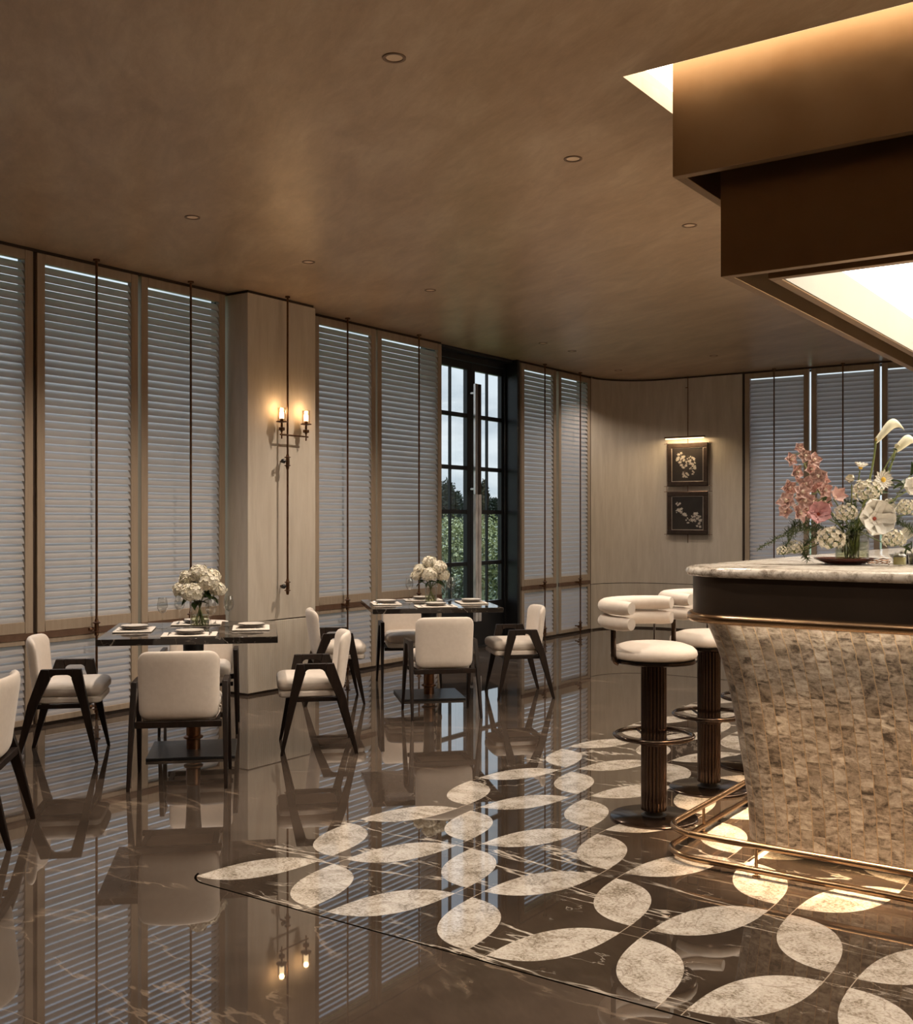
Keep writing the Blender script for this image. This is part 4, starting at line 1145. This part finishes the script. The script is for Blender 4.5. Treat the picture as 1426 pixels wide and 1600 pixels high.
# rotate the start so the texture seam sits at the hidden back corner
cum = [0.0]
for i in range(n): cum.append(cum[-1] + (ref[(i + 1) % n] - ref[i]).length)
uv = []
for z, tt in zip(zs, ts):
    g = rrect(tt, 0.15 + tt * 0.35, z)
    g.append(g[0].copy())
    b.v += g
    uv += [(cum[i], z) for i in range(n + 1)]
for i in range(len(zs) - 1):
    for j in range(n):
        k = i * (n + 1) + j
        b.f.append([k, k + 1, k + n + 2, k + n + 1]); b.mi.append(0)
b.f.append([j for j in range(n)][::-1]); b.mi.append(0)
b.uv = uv
b.build('mosaic_body', M_TILE, bar, angle=60)
b = MB(); loft(b, [rrect(-0.10, 0.08, 0.0), rrect(-0.10, 0.08, 0.06)]); b.build('plinth', M_BLACK, bar, smooth=False)
b = MB()
ring = rrect(0.190, 0.2, 0.9925)
b.tube(ring, 0.0015, 6, closed=True); b.build('ledge_light_strip', E_STRIP, bar)
b = MB(); loft(b, [rrect(0.200, 0.23, 1.012), rrect(0.200, 0.23, 1.1695)]); b.build('apron', M_APRON, bar, angle=30)
# brass ledge: half-round nosing
b = MB(); prof = [(0.12, 0.994), (0.200, 0.994), (0.203, 0.986), (0.208, 0.982), (0.216, 0.982), (0.223, 0.989), (0.226, 1.001), (0.223, 1.013), (0.214, 1.020), (0.199, 1.020)]
loft(b, [rrect(tt, max(0.05, 0.03 + tt), z) for tt, z in prof]); b.build('ledge', M_BRASS, bar, angle=70)
ct = MB(); prof = [(0.10, 1.170), (0.210, 1.170), (0.226, 1.177), (0.232, 1.190), (0.226, 1.203), (0.212, 1.2100)]
loft(ct, [rrect(tt, 0.03 + tt, z) for tt, z in prof])
tag(ct.build('stone_countertop', M_GRAN, angle=70), 'speckled beige granite worktop with rounded edge lying on the bar', 'countertop')
# foot rail: two parallel brass tubes around the base with small posts
fr = MB()
for z, tt in ((0.125, 0.245), (0.030, 0.250)):
    fr.tube(rrect(tt, 0.16, z, 8), 0.0135, 10, closed=True)
rail = fr.build('foot_rail', M_BRASS, bar)
g = rrect(0.247, 0.16, 0.03, 8)
posts = []
for (px_, py_) in [(BX0 + 0.16 + 0.75 * k, BY0 - 0.247) for k in range(4)] + [(BX0 - 0.247, BY0 + 0.22 + 0.85 * k) for k in range(5)]:
    p = MB(); p.cyl((px_, py_, 0), 0.007, 0.0, 0.125, 8); p.cyl((px_, py_, 0), 0.016, 0.0, 0.006, 12)
    p.build('rail_post', M_BRASS, rail)
# warm strip lights: faint under the mosaic body, strong under the ledge, washing the foot rail and floor
for (x, y, sx, sy, e) in (((BX0 + BX1) / 2, BY0 + 0.02, 2.9, 0.02, 2.0), (BX0 + 0.02, (BY0 + BY1) / 2, 0.02, 4.1, 2.8)):
    lamp('plinth_glow', 'AREA', (x, y, 0.052), e, (1.0, 0.66, 0.34), bar, shape='RECTANGLE', size=sx, size_y=sy)
for (x, y, sx, sy, e) in (((BX0 + BX1) / 2, BY0 - 0.190, 2.9, 0.012, 16), (BX0 - 0.190, (BY0 + BY1) / 2, 0.012, 4.1, 22)):
    lamp('ledge_glow', 'AREA', (x, y, 0.9905), e, (1.0, 0.68, 0.40), bar, shape='RECTANGLE', size=sx, size_y=sy, spread=radians(48))
for (x, y, sx, sy, e) in (((BX0 + BX1) / 2, BY0 - 0.196, 2.9, 0.006, 4.0), (BX0 - 0.196, (BY0 + BY1) / 2, 0.006, 4.1, 5.5)):
    lamp('mosaic_fill', 'AREA', (x, y, 0.9900), e, (1.0, 0.84, 0.66), bar, shape='RECTANGLE', size=sx, size_y=sy, spread=radians(170))  # added lamp pair, only brightens the upper mosaic below the ledge

# ------------------------------------------------------------------ bar stools
def make_stool():
    root = empty('bar_stool')
    b = MB(); b.lathe([(0, 0), (0.205, 0), (0.205, 0.008), (0.200, 0.012), (0, 0.016)], 48); b.build('base_plate', M_STOOLM, root)
    # fluted column
    prof = []; N = 20
    for i in range(N * 6):
        a = 2 * pi * i / (N * 6); r = 0.054 + 0.006 * abs(sin(a * N / 2)) ** 0.7
        prof.append((r * cos(a), r * sin(a)))
    b = MB()
    b.prism([(x, y, 0.040) for x, y in prof], (0, 0, 0.685)); b.build('column', M_STOOLM, root, angle=50)
    b = MB(); b.lathe([(0.060, 0.016), (0.045, 0.020), (0.040, 0.042)], 32); b.lathe([(0.058, 0.724), (0.062, 0.726), (0.062, 0.736), (0.0, 0.736)], 32)
    b.build('collar', M_BLACK, root)
    ringpts = [(0.182 * cos(a), 0.182 * sin(a), 0.390) for a in [2 * pi * i / 48 for i in range(48)]]
    b = MB(); b.tube(ringpts, 0.0105, 10, closed=True); fr_ = b.build('foot_ring', M_STOOLM, root)
    b = MB()
    for a in (0.4, 0.4 + 2 * pi / 3, 0.4 + 4 * pi / 3):
        b.tube([(0.05 * cos(a), 0.05 * sin(a), 0.360), (0.10 * cos(a), 0.10 * sin(a), 0.372), (0.175 * cos(a), 0.175 * sin(a), 0.388)], 0.006, 6)
    b.lathe([(0.060, 0.345), (0.066, 0.347), (0.066, 0.372), (0.060, 0.374)], 32)
    b.build('bracket', M_STOOLM, fr_)
    b = MB(); b.lathe([(0, 0.735), (0.192, 0.735), (0.200, 0.740), (0.200, 0.752), (0, 0.752)], 48); b.build('seat_ring', M_STOOLM, root)
    b = MB(); b.lathe([(0, 0.752), (0.180, 0.752), (0.196, 0.760), (0.203, 0.775), (0.199, 0.793), (0.182, 0.810), (0.14, 0.824), (0.07, 0.832), (0, 0.834)], 48); b.build('seat', M_CREAM, root, angle=60)
    for zc in (1.000, 0.928):
        b = MB(); pts = []; rs = []
        K = 30
        for i in range(K + 1):
            a = pi - radians(88) + i / K * radians(176)
            pts.append((0.222 * cos(a), 0.222 * sin(a), zc))
            e = min(i, K - i)
            rs.append((0.041, 0.034) if e > 1 else ((0.038, 0.031) if e == 1 else (0.034, 0.028)))
        # rounded ends
        b.tube(pts, 0, 16, rs=rs); b.build('back_roll', M_CREAM, root, angle=70)
    for a in (radians(180 - 66), radians(180 + 60)):
        b = MB(); c, s_ = cos(a), sin(a)
        b.tube([(0.196 * c, 0.196 * s_, 0.742), (0.215 * c, 0.215 * s_, 0.750), (0.225 * c, 0.225 * s_, 0.775), (0.226 * c, 0.226 * s_, 0.905)], 0, 8, rs=[(0.005, 0.015)] * 4)
        b.build('back_support', M_STOOLM, root)
    return root
st = make_stool()
for i, (y, l) in enumerate(((4.74, 'round cream bar stool at the front corner of the bar, fully in view'),
                            (5.42, 'round cream bar stool behind the first one, partly hidden by the bar corner'),
                            (6.10, 'third bar stool along the bar, only its back roll and column edge showing'))):
    o = st if i == 0 else copy_tree(st)
    o.location = (-2.175, y, 0); o.rotation_euler = (0, 0, (0.0, 0.0, 0.0)[i])
    tag(o, l, 'bar stool', 'cream bar stools along the bar')

# ------------------------------------------------------------------ flowers on the bar
AX, AY = -1.33, 4.87           # centre of the arrangement on the counter
ZT = TOPZ + 0.0005
def fl_root(name, label, cat='flower', group=None, off=(0, 0, 0)):
    c_, s_ = cos(CAM_YAW), sin(CAM_YAW)
    return empty(name, (AX + off[0] * c_ - off[1] * s_, AY + off[0] * s_ + off[1] * c_, ZT + off[2]), CAM_YAW, label=label, cat=cat, group=group)
dish = empty('lacquer_dish', (AX, AY, ZT), label='dark red lacquer dish under the bar flower vase', cat='dish')
b = MB(); b.lathe([(0, 0.0), (0.085, 0.0), (0.085, 0.006), (0.128, 0.022), (0.133, 0.028), (0.128, 0.028), (0.10, 0.014), (0, 0.012)], 40); b.build('bowl', M_LACQ, dish)
cb = MB()
for k in range(26):
    a = k * 0.48; cb.v and None
pts = [((0.045 + 0.003 * sin(k)) * cos(k * 0.42), 0.030 * sin(k * 0.42), 0.004 + 0.003 * (k % 3) + 0.0006 * k) for k in range(34)]
cb.tube(pts, 0.0018, 6)
cc = cb.build('copper_wire_coil', M_COPPER, loc=(0, 0, 0))
c_, s_ = cos(CAM_YAW), sin(CAM_YAW)
cc.location = (AX + 0.10 * c_ + 0.12 * s_, AY + 0.10 * s_ - 0.12 * c_, ZT); cc.rotation_euler = (0, 0, CAM_YAW)
tag(cc, 'loose coil of copper wire lying beside the dark red dish', 'wire coil')
vs_ = empty('glass_vase', (AX + 0.03 * c_, AY + 0.03 * s_, ZT + 0.0145), label='clear glass vase in the dark red dish on the bar', cat='vase')
b = MB(); b.lathe([(0, 0.0), (0.070, 0.0), (0.072, 0.13), (0.069, 0.13), (0.067, 0.008), (0, 0.008)], 36); b.build('vessel', M_GLASS, vs_)
b = MB(); b.lathe([(0, 0.009), (0.066, 0.009), (0.067, 0.085), (0, 0.085)], 32); b.build('water', M_WATER, vs_)

rf = random.Random(21)
VX = 0.03
def stalk(b, p, r=0.0028, bend=0.4, n=7):
    """stem from inside the vase to point p (arrangement coordinates)"""
    foot = Vector((VX + rf.uniform(-0.035, 0.035), rf.uniform(-0.035, 0.035), 0.026))
    rimp = Vector((VX + (p[0] - VX) * 0.16, p[1] * 0.16, 0.15))
    e = Vector(p); ctrl = Vector((rimp.x + (e.x - rimp.x) * bend, rimp.y + (e.y - rimp.y) * bend, e.z * 0.6 + 0.06))
    pts = [foot]
    for i in range(n + 1):
        q = i / n
        pts.append(rimp * (1 - q) ** 2 + ctrl * 2 * q * (1 - q) + e * q * q)
    b.tube(pts, r, 6)
    return pts
def bloom(b, c, d, L, Wd, n, cup=0.2, curl=0.15, tilt=0.35, tip=1.2, base=0.25, wave=0.0, roll=0.0, nl=5):
    M = frame_from(d, loc=c, roll=roll)
    for k in range(n):
        b.petal(M @ Matrix.Rotation(2 * pi * k / n + rf.uniform(-0.06, 0.06), 4, 'Z') @ Matrix.Rotation(-tilt, 4, 'Y'), L * rf.uniform(0.92, 1.05), Wd, cup, curl, nl, 2, tip, base, wave)

# pink orchid spray: one stem with many blooms
orc = fl_root('orchid_spray', 'tall dusty pink orchid spray leaning away from the white flowers')
S = 1 / 358.0
def P3(px, py, dep=0.0): return Vector(((px - 1318) * S, dep, (886 - py) * S))
tipp = P3(1247, 702, 0.03)
b = MB(); sp = stalk(b, tipp, 0.0032, 0.75, 12); b.build('stalk', M_STEM, orc)
OB = [(1247, 703, .022), (1253, 716, .03), (1234, 722, .03), (1268, 724, .034), (1243, 742, .036), (1274, 748, .036), (1257, 762, .036), (1232, 766, .034), (1281, 770, .036),
      (1228, 788, .040), (1250, 786, .040), (1268, 790, .036), (1240, 806, .040), (1262, 800, .036),
      (1262, 738, .034), (1270, 760, .034), (1246, 774, .036), (1284, 756, .028), (1288, 790, .034), (1226, 804, .030)]
for i, (px, py, L) in enumerate(OB):
    b = MB(); c0 = P3(px, py, rf.uniform(-0.04, 0.04))
    d = Vector((rf.uniform(-0.7, 0.7), -1.0, rf.uniform(-0.2, 0.5)))
    b.m = 0; bloom(b, c0, d, L * 1.25, L * 0.80, 5, 0.30, -0.10, 0.30, 1.05, 0.25, roll=rf.uniform(0, 6))
    b.m = 1; bloom(b, c0 + d.normalized() * 0.004, d, L * 0.45, L * 0.5, 3, 0.5, 0.3, 0.9, roll=rf.uniform(0, 6))
    b.m = 2
    q = min(sp, key=lambda s: (s - c0).length); b.tube([q, (q + c0) / 2 + Vector((0, 0, 0.006)), c0], 0.0016, 5)
    b.build('bloom', [M_PINK, M_LIP, M_STEM], orc)
# single blooms of several kinds
def single(name, px, py, dep, L, Wd, n, m, label, group=None, d=(0, -1, 0.1), throat=None, cup=0.2, curl=0.1, tilt=0.25, tip=1.2, wave=0.0, base=0.25, tr=0.2, nl=5, disc=None):
    r = fl_root(name, label, 'flower', group)
    c0 = P3(px, py, dep)
    b = MB(); bloom(b, c0, d, L, Wd, n, cup, curl, tilt, tip, base, wave, rf.uniform(0, 6), nl); b.build('petals', m, r)
    dd = Vector(d).normalized()
    if throat:
        b = MB(); b.ico(c0 + dd * L * 0.05, L * tr, 2, (1, 1, 1), 0.08, rf); b.build('flower_center', throat, r)
    b = MB(); stalk(b, c0 - dd * 0.012, 0.0026); b.build('stalk', M_STEM, r)
    return r
single('pink_hibiscus', 1268, 808, -0.07, .062, .062, 5, M_PINK2, 'large open rose-pink bloom low in front of the orchid spray', throat=M_RED, d=(-0.2, -1, 0.35), tip=1.7, wave=0.02, tr=0.12, tilt=0.4)
single('pink_lily', 1297, 782, -0.04, .058, .030, 6, M_PINK, 'pale pink pointed lily between the orchid and the white blooms', d=(0.3, -1, 0.5), throat=M_LIP, tip=1.0, tr=0.12, tilt=0.6)
single('white_hibiscus', 1348, 815, -0.11, .094, .098, 5, M_PETALP, 'largest white open bloom with a crimson throat, front centre of the bar bouquet', d=(0.05, -1, 0.15), throat=M_RED, tip=1.9, wave=0.05, tr=0.09, tilt=0.3, nl=8)
single('white_daisy', 1373, 754, -0.03, .047, .016, 14, M_PETALP, 'white daisy with a yellow disc facing the room', 'white daisies in the bar bouquet', d=(0.1, -1, 0.1), throat=M_YEL, tilt=0.12, tip=1.3, tr=0.24)
single('white_daisy', 1342, 735, 0.0, .038, .014, 12, M_PETALP, 'white daisy seen from the side above the ivory clusters', 'white daisies in the bar bouquet', d=(0.1, -0.3, 1), throat=M_YEL, tilt=0.5, tip=1.3, tr=0.24)
single('white_lisianthus', 1326, 758, -0.01, .036, .034, 5, M_PETALW, 'small half-open ivory bloom beside the pink lily', d=(-0.4, -0.5, 0.8), tilt=0.9, tip=1.5)
single('white_lisianthus', 1384, 796, 0.02, .045, .044, 6, M_PETALP, 'blush white bloom just behind the largest white bloom', d=(0.3, -0.8, 0.2), tilt=0.5, tip=1.5)
single('cream_rosebud', 1401, 704, 0.02, .022, .020, 5, M_CALLA, 'small cream bud on a thin stem between the calla lilies', d=(0.3, -0.3, 1), tilt=1.1, tip=1.4)
# rounded white clusters of tiny florets
def cluster(px, py, dep, R, label, m=M_PETALW):
    r = fl_root('white_umbel', label, 'flower', 'clusters of tiny white florets in the bar bouquet')
    c0 = P3(px, py, dep); b = MB(); g_ = MB()
    hub = c0 - Vector((0, 0, R * 0.7))
    N = 44
    for i in range(N):
        z = 1 - 1.7 * (i + 0.5) / N; a = i * 2.39996; s = sqrt(max(0, 1 - z * z))
        d = Vector((s * cos(a), s * sin(a), z)); p = c0 + Vector((d.x, d.y, d.z * 0.85)) * R * rf.uniform(0.75, 1.05)
        M = frame_from(d + Vector((rf.uniform(-.3, .3), rf.uniform(-.3, .3), 0)), loc=p, roll=rf.uniform(0, 6))
        for k in range(5): b.petal(M @ Matrix.Rotation(k * 2 * pi / 5, 4, 'Z') @ Matrix.Rotation(-0.3, 4, 'Y'), R * 0.26, R * 0.20, 0.2, 0.1, 3, 1, 1.4, 0.2)
        if i % 2 == 0: g_.tube([hub, p], 0.0009, 4)
    b.build('florets', m, r)
    stalk(g_, hub, 0.0024); g_.build('stalk', M_STEM, r)
cluster(1284, 846, -0.09, 0.058, 'full ivory cluster hanging low in front of the vase')
cluster(1311, 806, -0.07, 0.045, 'ivory cluster between the rose-pink bloom and the largest white bloom')
cluster(1346, 772, -0.04, 0.056, 'ivory cluster right under the side-on daisy')
cluster(1381, 846, -0.09, 0.045, 'loose ivory cluster under the largest white bloom')
cluster(1236, 860, -0.02, 0.035, 'ivory cluster resting low beside the fern, over the counter')
cluster(1214, 864, -0.05, 0.024, 'smallest ivory cluster at the outer end of the fern')
cluster(1410, 798, -0.02, 0.040, 'white cluster at the photo edge under the ruffled white bloom')
single('white_peony', 1416, 768, -0.03, .060, .060, 7, M_PETALP, 'ruffled full white bloom at the photo edge', d=(0.0, -1, 0.3), tilt=0.6, tip=1.6, wave=0.05, nl=8)
single('white_peony', 1412, 838, 0.02, .042, .040, 6, M_PETALP, 'ruffled white bloom low at the photo edge', d=(0.2, -1, 0.1), tilt=0.6, tip=1.6, wave=0.05)
# calla lilies
def calla(px, py, ex, ez, label, dep=0.02):
    r = fl_root('calla_lily', label, 'flower', 'cream calla lilies above the bar bouquet')
    c0 = P3(px, py, dep)
    b = MB(); vs = []; nl, nw = 14, 8
    for i in range(nl + 1):
        a = i / nl
        cx = ex * a ** 0.85; cz = ez * sin(pi * min(1, a * 0.80)) 
        w = (0.010 + 0.022 * sin(pi * min(1, a * 1.05 + 0.05))) * (1 - a) ** 0.4 + 0.001
        for j in range(nw + 1):
            th = -2.6 + 5.2 * j / nw
            op = 1 - 0.55 * a
            vs.append(c0 + Vector((cx, -cos(th * op) * w * 0.8, cz + sin(th * op) * w + 0.0)))
    k = nw + 1
    b.add(vs, [(i * k + j, (i + 1) * k + j, (i + 1) * k + j + 1, i * k + j + 1) for i in range(nl) for j in range(nw)])
    b.build('spathe', M_CALLA, r)
    b = MB(); stalk(b, c0, 0.0042, 0.85, 10); b.build('stalk', M_STEM, r)
    b = MB(); b.tube([c0, c0 + Vector((ex * 0.25, 0, ez * 0.55)), c0 + Vector((ex * 0.5, 0, ez * 0.9))], 0.004, 6); b.build('spadix', M_YEL, r)
calla(1369, 692, 0.125, 0.075, 'tall cream calla lily curling over on a dark straight stem')
calla(1403, 706, 0.10, 0.045, 'second cream calla lily, lower and cut by the photo edge', 0.05)
# ferns and foliage
def fern(path, label, frond=0.022, m=M_FERN):
    r = fl_root('fern_frond', label, 'foliage', 'green fern fronds in the bar bouquet')
    b = MB(); pts = [P3(*p) for p in path]
    dense = []
    for i in range(len(pts) - 1):
        for q in range(14): dense.append(pts[i].lerp(pts[i + 1], q / 14))
    dense.append(pts[-1])
    for i, p in enumerate(dense):
        for k in range(7):
            d = Vector((rf.gauss(0, 1), rf.gauss(0, 1), rf.gauss(0, 1) + 0.2)).normalized()
            leaf_mesh(b, p, d, frond * rf.uniform(0.6, 1.3), 0.0035, 0.1)
    b.build('leaflets', m, r)
    b = MB(); b.tube(pts, 0.0018, 5); b.build('stalk', M_STEM, r)
fern([(1322, 846, 0.0), (1270, 830, -.02), (1235, 835, -.03), (1215, 868, -.05)], 'drooping fern frond ending above the counter beside the small ivory clusters', 0.028)
fern([(1322, 848, 0.0), (1262, 818, 0.0), (1218, 842, 0.0), (1182, 862, 0.0)], 'longest fern frond reaching out past all the flowers', 0.016)
fern([(1320, 850, 0.0), (1280, 838, .02), (1245, 820, .02), (1230, 842, .03)], 'bushy fern frond under the orchid spray', 0.034)
fern([(1322, 850, 0.0), (1268, 846, 0.01), (1248, 862, 0.0), (1256, 878, -.03)], 'short fern frond hanging towards the counter beside the low ivory cluster', 0.026)
fern([(1325, 848, 0.0), (1380, 800, 0.0), (1400, 820, -.02), (1424, 836, -.02)], 'fern frond trailing behind the largest white bloom to the photo edge', 0.028)
fern([(1325, 840, 0.0), (1335, 800, 0.02), (1310, 775, 0.03)], 'upright fern frond in the heart of the bouquet', 0.030)
def sprig(path, leaves, label, L=0.05, Wd=0.030):
    r = fl_root('leafy_sprig', label, 'foliage', 'broad-leaved sprigs in the bar bouquet')
    b = MB(); pts = [P3(*p) for p in path]; b.tube(pts, 0.0022, 5); b.build('stalk', M_STEM, r)
    b = MB()
    for i in range(leaves):
        q = (i + 1) / leaves * (len(pts) - 1); k = min(len(pts) - 2, int(q)); p = pts[k].lerp(pts[k + 1], q - k)
        d = Vector((rf.uniform(-1, 1), rf.uniform(-0.8, 0.3), rf.uniform(-0.3, 0.9)))
        leaf_mesh(b, p, d, L * rf.uniform(0.7, 1.2), Wd, -0.2, rf.uniform(-0.6, 0.6))
    b.build('leaves', M_LEAF, r)
sprig([(1328, 846, 0), (1360, 790, .02), (1392, 756, .03)], 10, 'dark leafy sprig rising behind the open daisy')
sprig([(1328, 846, 0), (1390, 800, .03), (1424, 746, .03)], 14, 'dark leafy sprig rising to the photo edge behind the ruffled bloom')
sprig([(1326, 846, 0), (1372, 830, .0), (1404, 858, -.01), (1420, 862, 0)], 12, 'dark leafy sprig drooping over the black bowl', 0.040, 0.022)
sprig([(1322, 846, 0), (1300, 826, -.02), (1262, 850, -.02), (1254, 876, -.02)], 6, 'leafy sprig hanging in front of the fern', 0.04, 0.010)
sprig([(1324, 846, 0), (1300, 815, -.0), (1285, 790, 0.0)], 9, 'dark leafy sprig behind the rose-pink bloom', 0.04, 0.022)
sprig([(1326, 846, 0), (1330, 826, -.03), (1326, 815, -.04), (1330, 790, -.01)], 8, 'leafy sprig between the ivory clusters and the vase rim', 0.035, 0.02)
sprig([(1380, 752, .03), (1398, 722, .03), (1402, 708, .02)], 5, 'thin sprig with small leaves under the cream bud', 0.022, 0.014)

# small jar and black bowl next to the arrangement
def onbar(dx, dy): return (AX + dx * c_ - dy * s_, AY + dx * s_ + dy * c_, ZT)
jr = empty('glass_jar', onbar(0.185, -0.13), label='squat glass jar of yellowish water on the bar beside the dark red dish', cat='jar')
b = MB(); b.lathe([(0, 0), (0.026, 0), (0.028, 0.004), (0.028, 0.042), (0.020, 0.050), (0.020, 0.056), (0.0185, 0.056), (0.0185, 0.050), (0.026, 0.041), (0.026, 0.004), (0, 0.003)], 28); b.build('vessel', M_GLASS, jr)
b = MB(); b.lathe([(0, 0.0035), (0.0255, 0.0045), (0.0255, 0.036), (0, 0.036)], 24); b.build('water', mat('yellow_water_volume', rough=0.1, build=tone((0.42, 0.38, 0.12), (0.5, 0.46, 0.18), 8)), jr)
gl2 = empty('glass_tumbler', onbar(0.255, -0.13), label='straight clear glass standing between the jar and the photo edge', cat='glass')
b = MB(); b.lathe([(0, 0), (0.030, 0), (0.032, 0.050), (0.0305, 0.050), (0.0285, 0.004), (0, 0.004)], 28); b.build('vessel', M_GLASS, gl2)
bw = empty('black_bowl', onbar(0.30, 0.06), label='black footed bowl holding small white flowers on the bar', cat='bowl')
b = MB(); b.lathe([(0, 0), (0.045, 0), (0.040, 0.010), (0.075, 0.030), (0.080, 0.042), (0.077, 0.042), (0.070, 0.032), (0, 0.020)], 36); b.build('vessel', M_BLKLAC, bw)
for k, (dx, dy, w_) in enumerate(((-0.03, -0.02, 'nearer the jar'), (0.012, -0.035, 'in the middle'), (0.04, 0.0, 'on the far side'), (0.0, 0.025, 'at the back'))):
    r = empty('white_blossom', onbar(0.30 + dx, 0.06 + dy), CAM_YAW, label='small white blossom floating in the black bowl, %s' % w_, cat='flower', group='white blossoms in the black bowl')
    r.location.z += 0.026
    b = MB()
    for ly in range(2): bloom(b, Vector((0, 0, 0.004 + 0.006 * ly)), (rf.uniform(-.2, .2), -0.3, 1), 0.028 - 0.006 * ly, 0.026, 6, 0.3, 0.35, 0.5 + 0.4 * ly, 1.5)
    b.build('petals', M_PETALP, r)
